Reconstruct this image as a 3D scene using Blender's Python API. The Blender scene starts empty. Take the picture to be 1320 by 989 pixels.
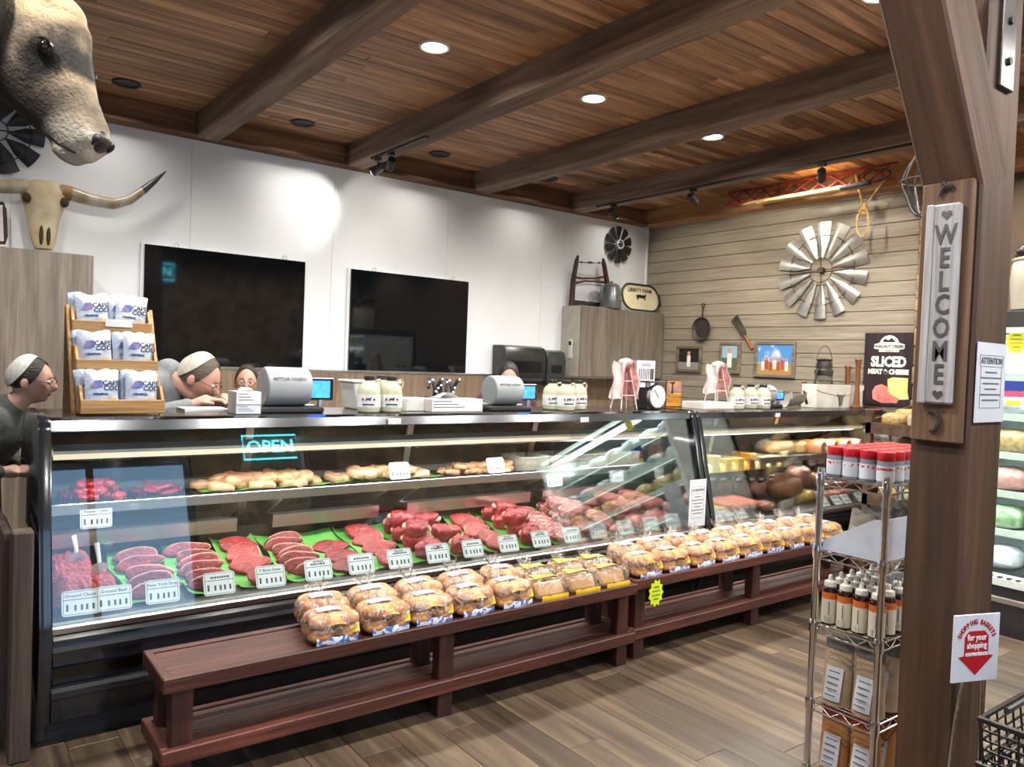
import bpy, bmesh, math, random
from mathutils import Vector, Matrix, noise as mnoise
random.seed(7)
SC = bpy.context.scene
COL = SC.collection
PI = math.pi
# ---------------------------------------------------------------- camera (solved from the photo's vanishing points)
FPX, CX, CY = 997.3, 660.0, 494.5
YAW, PITCH, ROLL = math.radians(37.1133), math.radians(-1.5543), math.radians(2.1891)
CAM = Vector((0, 0, 1.55))
_f = Vector((math.sin(YAW)*math.cos(PITCH), math.cos(YAW)*math.cos(PITCH), math.sin(PITCH)))
_r = Vector((math.cos(YAW), -math.sin(YAW), 0)); _u = _r.cross(_f)
_r2 = math.cos(ROLL)*_r + math.sin(ROLL)*_u; _u2 = -math.sin(ROLL)*_r + math.cos(ROLL)*_u
cam = bpy.data.cameras.new('camera'); cam_o = bpy.data.objects.new('camera', cam); COL.objects.link(cam_o)
cam.sensor_width = 36; cam.sensor_fit = 'HORIZONTAL'; cam.lens = FPX/1320*36; cam.clip_start = .02
cam_o.matrix_world = Matrix(((_r2.x, _u2.x, -_f.x, 0), (_r2.y, _u2.y, -_f.y, 0), (_r2.z, _u2.z, -_f.z, 1.55), (0, 0, 0, 1)))
SC.camera = cam_o
def ray(px, py): return _f + _r2*((px-CX)/FPX) - _u2*((py-CY)/FPX)
def on(ax, v, px, py):
    d = ray(px, py); return CAM + d*((v-CAM[ax])/d[ax])
def Xp(v, px, py): return on(0, v, px, py)
def Yp(v, px, py): return on(1, v, px, py)
def Zp(v, px, py): return on(2, v, px, py)
def Dp(d, px, py): return CAM + ray(px, py)*d
# ---------------------------------------------------------------- view, world, exposure
SC.view_settings.view_transform = 'Standard'; SC.view_settings.look = 'None'
SC.view_settings.gamma = 1; SC.view_settings.use_curve_mapping = False
SC.view_settings.exposure = 0.68
wd = bpy.data.worlds.new('world'); SC.world = wd; wd.use_nodes = True
wn = wd.node_tree.nodes; wl = wd.node_tree.links
sky = wn.new('ShaderNodeTexSky'); sky.sky_type = 'HOSEK_WILKIE'; sky.sun_direction = (.3, .5, .6); sky.turbidity = 4
wl.new(sky.outputs[0], wn['Background'].inputs[0]); wn['Background'].inputs[1].default_value = .9
def area(name, loc, target, w, h, power, col):
    l = bpy.data.lights.new(name, 'AREA'); l.shape = 'RECTANGLE'; l.size = w; l.size_y = h; l.energy = power; l.color = col
    o = bpy.data.objects.new(name, l); COL.objects.link(o); o.location = loc
    o.rotation_euler = (Vector(target)-Vector(loc)).to_track_quat('-Z', 'Y').to_euler(); return o
# daylight coming in through the shop windows behind the camera
DAY = (.45, .7, 1.0)
area('window_daylight', (-1.3, -1.75, 1.7), (-1.3, 3, 1.2), 1.9, 2.3, 27, DAY)
area('window_daylight', (1.3, -1.75, 1.7), (1.3, 3, 1.2), 1.9, 2.3, 27, DAY)
# ---------------------------------------------------------------- materials
MATS = {}
def _new(name):
    m = bpy.data.materials.new(name); m.use_nodes = True
    n = m.node_tree.nodes; return m, n, m.node_tree.links, n['Principled BSDF']
def rgb(c):
    if isinstance(c, str):
        c = c.lstrip('#'); c = [int(c[i:i+2], 16)/255 for i in (0, 2, 4)]
        c = [x/12.92 if x <= .04045 else ((x+.055)/1.055)**2.4 for x in c]
    return (c[0], c[1], c[2], 1)
def _coord(n, l, stretch, rnd=True, kind='Object'):
    tc = n.new('ShaderNodeTexCoord'); mp = n.new('ShaderNodeMapping'); mp.inputs['Scale'].default_value = stretch
    l.new(tc.outputs[kind], mp.inputs['Vector'])
    if rnd:
        oi = n.new('ShaderNodeObjectInfo'); mu = n.new('ShaderNodeMath'); mu.operation = 'MULTIPLY'; mu.inputs[1].default_value = 37
        cb = n.new('ShaderNodeCombineXYZ'); l.new(oi.outputs['Random'], mu.inputs[0])
        for k in range(3): l.new(mu.outputs[0], cb.inputs[k])
        l.new(cb.outputs[0], mp.inputs['Location'])
    return mp
def pm(name, col, rough=.5, metal=0, col2=None, scale=8, stretch=(1, 1, 1), bump=0, bscale=None, coat=0, emis=None, estr=0, alpha=1,
       lo=.35, hi=.65, detail=4, trans=0, sub=0, spec=None, rvar=0):
    """principled material whose colour wanders between two tones by noise, with optional relief"""
    if name in MATS: return MATS[name]
    m, n, l, b = _new(name)
    c1 = rgb(col); c2 = rgb(col2) if col2 is not None else tuple(min(1, x*.82) for x in c1[:3])+(1,)
    mp = _coord(n, l, stretch)
    nz = n.new('ShaderNodeTexNoise'); nz.inputs['Scale'].default_value = scale; nz.inputs['Detail'].default_value = detail
    l.new(mp.outputs[0], nz.inputs['Vector'])
    cr = n.new('ShaderNodeValToRGB'); cr.color_ramp.elements[0].position = lo; cr.color_ramp.elements[1].position = hi
    cr.color_ramp.elements[0].color = c1; cr.color_ramp.elements[1].color = c2
    l.new(nz.outputs[0], cr.inputs[0]); l.new(cr.outputs[0], b.inputs['Base Color'])
    b.inputs['Roughness'].default_value = rough; b.inputs['Metallic'].default_value = metal
    b.inputs['Coat Weight'].default_value = coat; b.inputs['Alpha'].default_value = alpha
    b.inputs['Transmission Weight'].default_value = trans; b.inputs['Subsurface Weight'].default_value = sub
    if spec is not None: b.inputs['Specular IOR Level'].default_value = spec
    if sub: b.inputs['Subsurface Radius'].default_value = (.02, .008, .005)
    if emis is not None:
        b.inputs['Emission Color'].default_value = rgb(emis); b.inputs['Emission Strength'].default_value = estr
    if bump:
        bp = n.new('ShaderNodeBump'); bp.inputs['Strength'].default_value = bump; bp.inputs['Distance'].default_value = .02
        if bscale:
            nb = n.new('ShaderNodeTexNoise'); nb.inputs['Scale'].default_value = bscale; nb.inputs['Detail'].default_value = 5
            l.new(mp.outputs[0], nb.inputs['Vector']); l.new(nb.outputs[0], bp.inputs['Height'])
        else: l.new(nz.outputs[0], bp.inputs['Height'])
        l.new(bp.outputs[0], b.inputs['Normal'])
    MATS[name] = m; return m
def wood(name, c1, c2, c3, axis=0, rough=.6, scale=1.0, bump=.25, pervar=.25, coat=0, fine=1):
    """long-grained wood: grain runs along the object axis given; every board has its own tone"""
    if name in MATS: return MATS[name]
    m, n, l, b = _new(name)
    st = [14*scale]*3; st[axis] = .9*scale
    mp = _coord(n, l, st)
    nz = n.new('ShaderNodeTexNoise'); nz.inputs['Scale'].default_value = 1.2; nz.inputs['Detail'].default_value = 8; nz.inputs['Roughness'].default_value = .62
    nz.inputs['Distortion'].default_value = .7
    l.new(mp.outputs[0], nz.inputs['Vector'])
    cr = n.new('ShaderNodeValToRGB'); e = cr.color_ramp.elements
    e[0].position = .28; e[0].color = rgb(c1); e[1].position = .72; e[1].color = rgb(c3); k = e.new(.5); k.color = rgb(c2)
    l.new(nz.outputs[0], cr.inputs[0])
    st2 = [60*scale*fine]*3; st2[axis] = 2.5*scale
    mp2 = _coord(n, l, st2); n2 = n.new('ShaderNodeTexNoise'); n2.inputs['Scale'].default_value = 1.5; n2.inputs['Detail'].default_value = 5
    l.new(mp2.outputs[0], n2.inputs['Vector'])
    mr = n.new('ShaderNodeMapRange'); mr.inputs[1].default_value = .3; mr.inputs[2].default_value = .7; mr.inputs[3].default_value = .72; mr.inputs[4].default_value = 1.15
    l.new(n2.outputs[0], mr.inputs[0])
    oi = n.new('ShaderNodeObjectInfo'); mr2 = n.new('ShaderNodeMapRange'); mr2.inputs[3].default_value = 1-pervar; mr2.inputs[4].default_value = 1+pervar
    l.new(oi.outputs['Random'], mr2.inputs[0])
    mm = n.new('ShaderNodeMath'); mm.operation = 'MULTIPLY'; l.new(mr.outputs[0], mm.inputs[0]); l.new(mr2.outputs[0], mm.inputs[1])
    mx = n.new('ShaderNodeVectorMath'); mx.operation = 'SCALE'; l.new(cr.outputs[0], mx.inputs[0]); l.new(mm.outputs[0], mx.inputs['Scale'])
    l.new(mx.outputs[0], b.inputs['Base Color']); b.inputs['Roughness'].default_value = rough; b.inputs['Coat Weight'].default_value = coat
    if bump:
        bp = n.new('ShaderNodeBump'); bp.inputs['Strength'].default_value = bump; bp.inputs['Distance'].default_value = .01
        l.new(n2.outputs[0], bp.inputs['Height']); l.new(bp.outputs[0], b.inputs['Normal'])
    MATS[name] = m; return m
def glass(name, tint=(.93, .98, .97), refl=.5, streak=0, base=.03):
    """thin pane or film: clear, with real mirror reflections that grow towards grazing angles"""
    if name in MATS: return MATS[name]
    m = bpy.data.materials.new(name); m.use_nodes = True; n = m.node_tree.nodes; l = m.node_tree.links
    n.remove(n['Principled BSDF']); out = n['Material Output']
    tr = n.new('ShaderNodeBsdfTransparent'); tr.inputs[0].default_value = (*tint, 1)
    gl = n.new('ShaderNodeBsdfGlossy'); gl.inputs['Roughness'].default_value = .01 if not streak else .12
    lw = n.new('ShaderNodeFresnel'); lw.inputs[0].default_value = 1.5
    mr = n.new('ShaderNodeMapRange'); mr.inputs[3].default_value = base; mr.inputs[4].default_value = base+refl
    l.new(lw.outputs[0], mr.inputs[0]); mx = n.new('ShaderNodeMixShader')
    l.new(mr.outputs[0], mx.inputs[0]); l.new(tr.outputs[0], mx.inputs[1]); l.new(gl.outputs[0], mx.inputs[2]); l.new(mx.outputs[0], out.inputs[0])
    if streak:
        mp = _coord(n, l, (1, 1, 1)); nz = n.new('ShaderNodeTexNoise'); nz.inputs['Scale'].default_value = streak; nz.inputs['Detail'].default_value = 3
        nz.inputs['Distortion'].default_value = 1.5
        l.new(mp.outputs[0], nz.inputs[0]); bp = n.new('ShaderNodeBump'); bp.inputs['Strength'].default_value = 1; bp.inputs['Distance'].default_value = .03
        l.new(nz.outputs[0], bp.inputs['Height']); l.new(bp.outputs[0], gl.inputs['Normal'])
    MATS[name] = m; return m
# ---------------------------------------------------------------- geometry
class G:
    def __init__(s): s.v = []; s.f = []
    def add(s, v, f, mx=None):
        k = len(s.v)
        s.v += [tuple(mx @ Vector(p)) for p in v] if mx is not None else [tuple(p) for p in v]
        s.f += [tuple(i+k for i in q) for q in f]; return s
    def box(s, x0, x1, y0, y1, z0, z1, mx=None):
        return s.add([(x0, y0, z0), (x1, y0, z0), (x1, y1, z0), (x0, y1, z0), (x0, y0, z1), (x1, y0, z1), (x1, y1, z1), (x0, y1, z1)],
                     [(0, 3, 2, 1), (4, 5, 6, 7), (0, 1, 5, 4), (1, 2, 6, 5), (2, 3, 7, 6), (3, 0, 4, 7)], mx)
    def cyl(s, p0, p1, r0, r1=None, n=12, cap=True):
        return s.tube([p0, p1], [r0, r0 if r1 is None else r1], n, cap)
    def tube(s, path, r, n=8, cap=True, closed=False, flat=None):
        P = [Vector(p) for p in path]; m = len(P); rr = r if isinstance(r, (list, tuple)) else [r]*m
        T = []
        for i in range(m):
            a = P[i-1] if (i or closed) else P[i]; b = P[(i+1) % m] if (i < m-1 or closed) else P[i]
            T.append((b-a).normalized() if (b-a).length > 1e-9 else Vector((0, 0, 1)))
        up = Vector((0, 0, 1)) if abs(T[0].z) < .9 else Vector((1, 0, 0))
        nrm = (up - T[0]*up.dot(T[0])).normalized(); V = []; 
        for i in range(m):
            nrm = nrm - T[i]*nrm.dot(T[i]); nrm = nrm.normalized() if nrm.length > 1e-6 else T[i].orthogonal().normalized()
            bi = T[i].cross(nrm)
            for k in range(n):
                a = 2*PI*k/n; V.append(P[i] + nrm*(math.cos(a)*rr[i]) + bi*(math.sin(a)*rr[i]*(flat or 1)))
        F = []
        for i in range(m if closed else m-1):
            j = (i+1) % m
            for k in range(n):
                k2 = (k+1) % n; F.append((i*n+k, i*n+k2, j*n+k2, j*n+k))
        if cap and not closed: F += [tuple(range(n))[::-1], tuple((m-1)*n+k for k in range(n))]
        return s.add(V, F)
    def lathe(s, prof, n=20, c=(0, 0, 0), mx=None, sx=1, sy=1):
        V = []; F = []; m = len(prof)
        for r, z in prof:
            for k in range(n):
                a = 2*PI*k/n; V.append((c[0]+r*math.cos(a)*sx, c[1]+r*math.sin(a)*sy, c[2]+z))
        for i in range(m-1):
            for k in range(n):
                k2 = (k+1) % n; F.append((i*n+k, i*n+k2, (i+1)*n+k2, (i+1)*n+k))
        F += [tuple(range(n))[::-1], tuple((m-1)*n+k for k in range(n))]
        return s.add(V, F, mx)
    def prism(s, poly, a, b, ax=2, mx=None):
        """polygon in the plane across axis ax, extruded from a to b"""
        def P(p, h): return (h, p[0], p[1]) if ax == 0 else ((p[0], h, p[1]) if ax == 1 else (p[0], p[1], h))
        n = len(poly); V = [P(p, a) for p in poly]+[P(p, b) for p in poly]
        F = [tuple(range(n))[::-1], tuple(range(n, 2*n))]+[(i, (i+1) % n, n+(i+1) % n, n+i) for i in range(n)]
        return s.add(V, F, mx)
    def grid(s, nx, ny, fn, closed_x=False):
        V = [fn(i/(nx if closed_x else nx-1), j/(ny-1)) for j in range(ny) for i in range(nx)]
        F = [(j*nx+i, j*nx+(i+1) % nx, (j+1)*nx+(i+1) % nx, (j+1)*nx+i) for j in range(ny-1) for i in range(nx if closed_x else nx-1)]
        return s.add(V, F)
    def ball(s, c, r, nu=14, nv=9, fn=None):
        V = []; F = []; r = r if isinstance(r, (tuple, list)) else (r, r, r)
        for j in range(nv+1):
            t = PI*j/nv
            for i in range(nu):
                a = 2*PI*i/nu; d = Vector((math.sin(t)*math.cos(a), math.sin(t)*math.sin(a), math.cos(t)))
                p = Vector((d.x*r[0], d.y*r[1], d.z*r[2]))
                if fn: p = fn(d, p)
                V.append(p+Vector(c))
        for j in range(nv):
            for i in range(nu):
                i2 = (i+1) % nu; F.append((j*nu+i, (j+1)*nu+i, (j+1)*nu+i2, j*nu+i2))
        return s.add(V, F)
    def mesh(s, name, bevel=0, smooth=False, seg=1, weld=False, ang=35):
        bm = bmesh.new(); vs = [bm.verts.new(p) for p in s.v]
        for q in s.f:
            q2 = []
            for i in q:
                if vs[i] not in q2: q2.append(vs[i])
            if len(q2) > 2:
                try: bm.faces.new(q2)
                except ValueError: pass
        bmesh.ops.remove_doubles(bm, verts=bm.verts, dist=1e-6) if weld else None
        bmesh.ops.recalc_face_normals(bm, faces=bm.faces)
        if bevel:
            es = [e for e in bm.edges if len(e.link_faces) == 2 and e.calc_face_angle(0) > .6]
            bmesh.ops.bevel(bm, geom=es, offset=bevel, segments=seg, profile=.7, affect='EDGES', clamp_overlap=True)
        if smooth:
            for fc in bm.faces: fc.smooth = True
            for e in bm.edges:
                if len(e.link_faces) == 2 and e.calc_face_angle(0) > math.radians(ang): e.smooth = False
        me = bpy.data.meshes.new(name); bm.to_mesh(me); bm.free(); return me
KIDS = {}
def link(name, me, mat=None, parent=None, loc=(0, 0, 0), rot=(0, 0, 0), local=False):
    o = bpy.data.objects.new(name, me); COL.objects.link(o)
    if mat is not None:
        if me is not None and not me.materials: me.materials.append(mat)
    o.rotation_euler = rot
    if parent is not None:
        KIDS.setdefault(parent.name, []).append(o); o.parent = parent; o.location = Vector(loc) if local else Vector(loc)-WL(parent)
    else: o.location = loc
    return o
def WL(o):
    p = Vector(o.location)
    while o.parent is not None: o = o.parent; p = p+Vector(o.location)
    return p
def part(name, g, mat, parent=None, bevel=0, smooth=False, loc=(0, 0, 0), rot=(0, 0, 0), local=False, seg=1, ang=35, label=None, weld=False):
    """one mesh object; its geometry is given in world coordinates unless local"""
    o = link(name, g.mesh(name, bevel, smooth, seg, weld, ang) if isinstance(g, G) else g, mat, parent, loc, rot, local)
    if label: o['label'] = label
    return o
def tag(o, label, cat, group=None):
    o['label'] = label; o['category'] = cat
    if group: o['group'] = group
    return o
def thing(name, label, cat, loc=(0, 0, 0), rz=0, group=None):
    o = bpy.data.objects.new(name, None); COL.objects.link(o); o.location = loc; o.rotation_euler = (0, 0, rz); o.empty_display_size = .05
    return tag(o, label, cat, group)
def struct(name, g, mat, parent=None, **k):
    o = part(name, g, mat, parent, **k); o['kind'] = 'structure'; return o
def dup(root, loc, rz=None, label=None, group=None, rot=None, scale=None):
    """copy a thing with its parts and sub-parts"""
    r = root.copy(); COL.objects.link(r); r.location = loc
    if rz is not None: r.rotation_euler = (0, 0, rz)
    if rot is not None: r.rotation_euler = rot
    if scale is not None: r.scale = scale if isinstance(scale, (tuple, list)) else (scale,)*3
    if label: r['label'] = label
    if group: r['group'] = group
    for ch in KIDS.get(root.name, []):
        c = ch.copy(); COL.objects.link(c); c.parent = r; KIDS.setdefault(r.name, []).append(c)
        for g2 in KIDS.get(ch.name, []):
            d = g2.copy(); COL.objects.link(d); d.parent = c; KIDS.setdefault(c.name, []).append(d)
    return r
_fc = [0]
def text_mesh(s, size, depth=.001, bold=0, align='CENTER', shear=0, sx=1):
    cu = bpy.data.curves.new('lettering', 'FONT'); cu.body = s; cu.size = size; cu.extrude = depth; cu.align_x = align; cu.align_y = 'CENTER'; cu.offset = bold; cu.shear = shear
    cu.resolution_u = 2
    o = bpy.data.objects.new('lettering', cu); COL.objects.link(o); dg = bpy.context.evaluated_depsgraph_get(); dg.update()
    me = bpy.data.meshes.new_from_object(o.evaluated_get(dg)); bpy.data.objects.remove(o); bpy.data.curves.remove(cu)
    me.materials.clear()
    if sx != 1:
        for v in me.vertices: v.co.x *= sx
    return me
def lettering(s, size, mat, parent, loc, rot, local=True, name='lettering', **k):
    return link(name, text_mesh(s, size, **k), mat, parent, loc, rot, local)
def fractal(p, s=1.0): return mnoise.noise(Vector(p)*s)
# ================================================================ the room
W, XR, XL, YF, ZC = 6.6, 6.99, -3.2, -1.4, 3.43
M_white = pm('white_wall_paint', '#E6E7E9', .45, col2='#DFE0E3', scale=1.5, bump=.02, bscale=120)
M_splash = wood('backsplash_laminate', '#6A5644', '#7E6A56', '#8E7A64', 2, .45, 1.5, .05, .05)
M_steel = pm('stainless_steel', (.62, .63, .65), .28, 1, col2=(.55, .56, .58), scale=3, stretch=(.2, 1, 30))
M_chrome = pm('chrome_wire', (.75, .77, .8), .15, 1, col2=(.66, .68, .72), scale=20)
M_black = pm('black_gloss_enamel', (.012, .013, .018), .16, 0, col2=(.008, .009, .012), coat=.5)
M_blackm = pm('black_matte_metal', (.015, .015, .017), .5, 0, col2=(.025, .024, .024), bump=.05, bscale=90)
M_iron = pm('cast_iron', (.03, .028, .027), .55, .4, col2=(.05, .045, .042), scale=30, bump=.2)
M_ceil = wood('ceiling_board_wood', '#704C34', '#A87C56', '#CCA278', 0, .5, .8, .2, .3)
M_beam = wood('rough_sawn_beam', '#4C3C32', '#7C6656', '#9E8876', 1, .75, .5, .5, .12)
M_beamx = wood('rough_sawn_fascia', '#3A2619', '#7A5236', '#A8754C', 0, .75, .5, .5, .3)
M_floor = wood('floor_plank_vinyl', '#362C25', '#5A4B3D', '#7E6C56', 1, .38, .55, .12, .28)
M_ship = wood('shiplap_paint', '#857C6E', '#8C8374', '#938A7B', 1, .55, .7, .08, .04)
M_grey_wood = wood('grey_oak_laminate', '#5F564C', '#776C60', '#8C8073', 2, .5, .9, .05, .05)
M_grout = pm('dark_joint', (.03, .022, .017), .9)
# floor: slab, and each plank a board of its own where the photo shows them
fl = struct('floor', G().box(XL, XR+.3, YF, W, -.08, -.006), pm('floor_slab', '#5E4E40', .45, col2='#7A6650', scale=2, stretch=(6, .5, 1)))
pw, pl = .182, 1.22
pmesh = G().box(-pw/2+.001, pw/2-.001, -pl/2+.001, pl/2-.001, -.006, 0).mesh('floor_plank', .0012)
rng = random.Random(3)
for i in range(36):
    x = -.55+i*pw; off = rng.random()*pl
    for j in range(5):
        y = -.35+off+j*pl-.6
        if y+pl/2 < .55 or y-pl/2 > 4.4 or y < -.2: continue
        link('floor_plank', pmesh, M_floor, fl, (x, y, 0))
# ceiling: slab, boards along X, beams along Y
ce = struct('ceiling', G().box(XL, XR+.3, YF, W+.1, ZC+.022, ZC+.12), M_grout)
cw = .0925
rng = random.Random(5); seg = [1.6, 1.9, 2.2, 2.6]
cm = {s: G().box(-s/2+.001, s/2-.001, -cw/2+.002, cw/2-.002, 0, .02).mesh('ceiling_board', .005) for s in seg}
y = W-.05
while y > .9:
    x = -.9-rng.random()*1.2
    while x < XR:
        s = rng.choice(seg)
        if x+s > -.1: link('ceiling_board', cm[s], M_ceil, ce, (min(x+s/2, XR+.25-s/2), y, ZC))
        x += s
    y -= cw
rest = part('ceiling_boards_overhead', G().box(XL, XR+.2, YF, .88, ZC+.004, ZC+.02), M_ceil, ce); rest['kind'] = 'stuff'
def rough_beam(x, y0, y1, w, z0, z1, seed, mat, ax=1):
    n = 26; g = G()
    def ring(t):
        c = y0+(y1-y0)*t; j = lambda k: .006*mnoise.noise(Vector((seed*3.1+k*7, c*2.2, k)))
        pts = [(x-w/2+j(0)+.012, z0+j(1)), (x+w/2+j(2)-.012, z0+j(3)), (x+w/2+j(2), z0+.014), (x+w/2+j(4), z1), (x-w/2+j(5), z1), (x-w/2+j(0), z0+.014)]
        return [(p[0], c, p[1]) if ax == 1 else (c, p[0], p[1]) for p in pts]
    V = []; F = []
    for i in range(n+1): V += ring(i/n)
    for i in range(n):
        for k in range(6): F.append((i*6+k, i*6+(k+1) % 6, (i+1)*6+(k+1) % 6, (i+1)*6+k))
    F += [(0, 1, 2, 3, 4, 5), tuple(n*6+k for k in range(6))]
    return g.add(V, F)
BX = [.47, 1.77, 3.05, 4.42, 5.73]
for i, x in enumerate(BX):
    part('beam', rough_beam(x, -1.2, 6.5, .19, 3.245, ZC, i+1, M_beam), M_beam, ce)
part('beam', rough_beam(6.9, 1.0, 6.5, .18, 3.235, ZC, 9, M_beam), wood('warm_beam', '#7A5232', '#A27546', '#BE9060', 1, .7, .5, .4, .1), ce)
edges = [XL]+sum([[x-.095, x+.095] for x in BX], [])+[6.81]
for i in range(0, len(edges), 2):
    part('fascia_board', rough_beam(6.53, edges[i], edges[i+1], .05, 3.27, ZC, i+20, M_beamx, 0), M_beamx, ce)
part('ledge_strip', G().box(XL, 6.9, 6.44, 6.6, 3.245, 3.272), M_beamx, ce, bevel=.004)
# white back wall in panels, laminate splash below
wb = struct('wall_back', G().box(XL, XR+.3, W+.012, W+.12, 0, ZC+.02), M_white)
for i in range(9):
    x0 = -3.2+i*1.22; x1 = min(x0+1.218, XR)
    part('wall_panel', G().box(x0, x1, W, W+.012, 1.42, 3.27), M_white, wb, bevel=.001)
part('backsplash', G().box(XL, XR, W-.008, W+.012, .9, 1.4), M_splash, wb)
part('edge_trim', G().box(XL, XR, W-.014, W+.012, 1.4, 1.42), M_steel, wb, bevel=.002)
part('corner_bead', G().box(XR-.03, XR-.002, W-.02, W+.01, 1.42, 3.25), M_white, wb, bevel=.004)
# right wall of shiplap boards
wr = struct('wall_right', G().box(XR+.018, XR+.12, YF, W+.1, 0, ZC+.02), pm('shiplap_gap', (.07, .062, .05), .8))
bh = .1335; z = .02; k = 0
while z < 3.3:
    part('shiplap_board', G().box(XR, XR+.02, 3.3, W, z, min(z+bh-.005, 3.3)), M_ship, wr, bevel=.003); z += bh
part('plain_panel', G().box(XR+.004, XR+.02, YF, 3.3, 0, 3.4), pm('brown_wall_paint', '#5B4A3B', .7), wr)
# front wall behind the camera with its windows, left wall
M_stonewall = pm('stone_veneer', '#8A7355', .8, col2='#5A4A38', scale=5, bump=.6)
wf = struct('wall_front', G().box(XL, XR+.1, YF-.15, YF, 0, .55).box(XL, XR+.1, YF-.15, YF, 2.85, ZC).box(XL, -2.25, YF-.15, YF, .55, 2.85)
            .box(-.35, .35, YF-.15, YF, .55, 2.85).box(2.25, XR+.1, YF-.15, YF, .55, 2.85), M_stonewall)
M_wglass = glass('window_glass', (.95, .98, 1), .5)
for i, xc in enumerate((-1.3, 1.3)):
    w = struct('window_%d' % (i+1), G().box(xc-.95, xc-.89, YF-.1, YF-.04, .55, 2.85).box(xc+.89, xc+.95, YF-.1, YF-.04, .55, 2.85).box(xc-.89, xc+.89, YF-.1, YF-.04, .55, .62)
               .box(xc-.89, xc+.89, YF-.1, YF-.04, 2.78, 2.85).box(xc-.03, xc+.03, YF-.1, YF-.04, .62, 2.78), M_blackm)
    part('window_pane', G().box(xc-.89, xc-.03, YF-.075, YF-.07, .62, 2.78), M_wglass, w)
    part('window_pane', G().box(xc+.03, xc+.89, YF-.075, YF-.07, .62, 2.78), M_wglass, w)
struct('wall_left', G().box(XL-.12, XL, YF-.1, W+.1, 0, ZC+.02), M_stonewall)
# stone pillar at the end of the shiplap
M_stone = pm('tan_ledge_stone', '#A88D63', .85, col2='#7E6A4A', scale=14, bump=.5)
sp = struct('wall_pillar', G().box(6.95, XR+.02, 3.12, 3.31, 0, 3.24), pm('pillar_mortar', '#6E6048', .95))
rng = random.Random(4); z = .0
while z < 3.2:
    h = .08+rng.random()*.1; h = min(h, 3.22-z); d = rng.random()*.02
    part('stone', G().box(6.93-d, 6.955, 3.105, 3.325-rng.random()*.012, z+.004, z+h-.004), M_stone, sp, bevel=.012)
    part('stone', G().box(6.957, XR+.015, 3.1-d, 3.125, z+.004, z+h-.004), M_stone, sp, bevel=.012); z += h
# ================================================================ lamps in the ceiling
M_lens = pm('lit_lamp_lens', (1, 1, 1), .4, emis=(1, .97, .92), estr=14)
M_lensoff = pm('unlit_lamp_lens', '#B8B4AA', .35)
M_trimw = pm('white_trim_ring', '#C9C7C2', .4); M_baf = pm('black_baffle', (.012, .012, .013), .35)
def spot(loc, target, power, angle, blend, col, r=.04, name='lamp_or_fill_light'):
    l = bpy.data.lights.new(name, 'SPOT'); l.energy = power; l.spot_size = math.radians(angle); l.spot_blend = blend; l.color = col; l.shadow_soft_size = r
    o = bpy.data.objects.new(name, l); COL.objects.link(o); o.location = loc
    o.rotation_euler = (Vector(target)-Vector(loc)).to_track_quat('-Z', 'Y').to_euler(); return o
WARM = (1, .95, .87)
n = 0
for yy, lit in ((6.12, 0), (4.07, 1), (2.02, 1), (-.2, 1)):
    for xx in (-.2, 1.1, 2.4, 3.7, 5.0, 6.3):
        if yy == -.2 and xx < 1: continue  # row behind the camera is unseen, added as fill light
        n += 1
        lab = ('glowing round recessed ceiling downlight in the board ceiling' if lit else 'unlit black recessed downlight in the board ceiling near the white wall')
        d = thing('downlight', lab, 'downlight', (xx, yy, ZC), 0, 'lit ceiling downlights' if lit else 'dark ceiling downlights')
        part('trim_ring', G().tube([(xx+.085*math.cos(a*PI/14), yy+.085*math.sin(a*PI/14), ZC-.004) for a in range(28)], .012, 8, closed=True), M_trimw if lit else M_baf, d, smooth=True)
        if lit:
            part('lens', G().lathe([(0, -.004), (.05, -.006), (.078, 0), (.078, .006)], 24, (xx, yy, ZC)), M_lens, d, smooth=True)
            spot((xx, yy, ZC-.03), (xx, yy, 0), 105, 162, .5, WARM, .06)
        else:
            spot((xx, yy+.02, ZC-.03), (xx, W, 1.2), 13, 130, 1.0, (1, .95, .87), .05)  # wash spot added to brighten the white wall; the lens itself stays unlit
            part('baffle', G().lathe([(.084, -.006), (.08, 0), (.06, .014), (.0, .016)], 24, (xx, yy, ZC-.0)), M_baf, d, smooth=True)
            part('lens', G().lathe([(0, 0), (.04, 0), (.045, .008), (.0, .01)], 20, (xx+.01, yy+.02, ZC-.004), sy=.6), M_lensoff, d, smooth=True)
# track lighting
def track_head(trk, p, aim, power, angle, col=WARM, up=None):
    p = Vector(p); d = (Vector(aim)-p).normalized(); h = p+Vector((0, 0, -.1))
    part('mount', G().box(p.x-.018, p.x+.018, p.y-.03, p.y+.03, p.z-.03, p.z-.005).cyl(p, h, .006, n=8), M_blackm, trk)
    b = part('lamp_can', G().tube([h-d*.06, h-d*.055, h+d*.05, h+d*.055], [.02, .034, .036, .034], 16), M_blackm, trk, smooth=True)
    part('lens', G().tube([h+d*.0555, h+d*.0575], [.03, .03], 16), M_lens, b)
    spot(h+d*.06, aim, power, angle, .5, col, .02)
def track(label, x, y0, y1, z):
    t = thing('track_light', label, 'track light', (x, (y0+y1)/2, z))
    part('rail', G().box(x-.018, x+.018, y0, y1, z-.016, z+.0), M_blackm, t, bevel=.003); return t
t1 = track('short black ceiling track with two spot heads aimed at the white wall', 3.0, 5.15, 6.05, 3.245)
track_head(t1, (3.0, 5.95, 3.232), (2.66, 6.6, 2.86), 15, 58, (1, .95, .85)); track_head(t1, (3.0, 5.72, 3.232), (3.25, 6.6, 2.7), 10, 80, (1, .95, .85))
t2 = track('long black ceiling track with four spot heads aimed at the shiplap wall', 5.66, 2.45, 6.1, 3.245)
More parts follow.
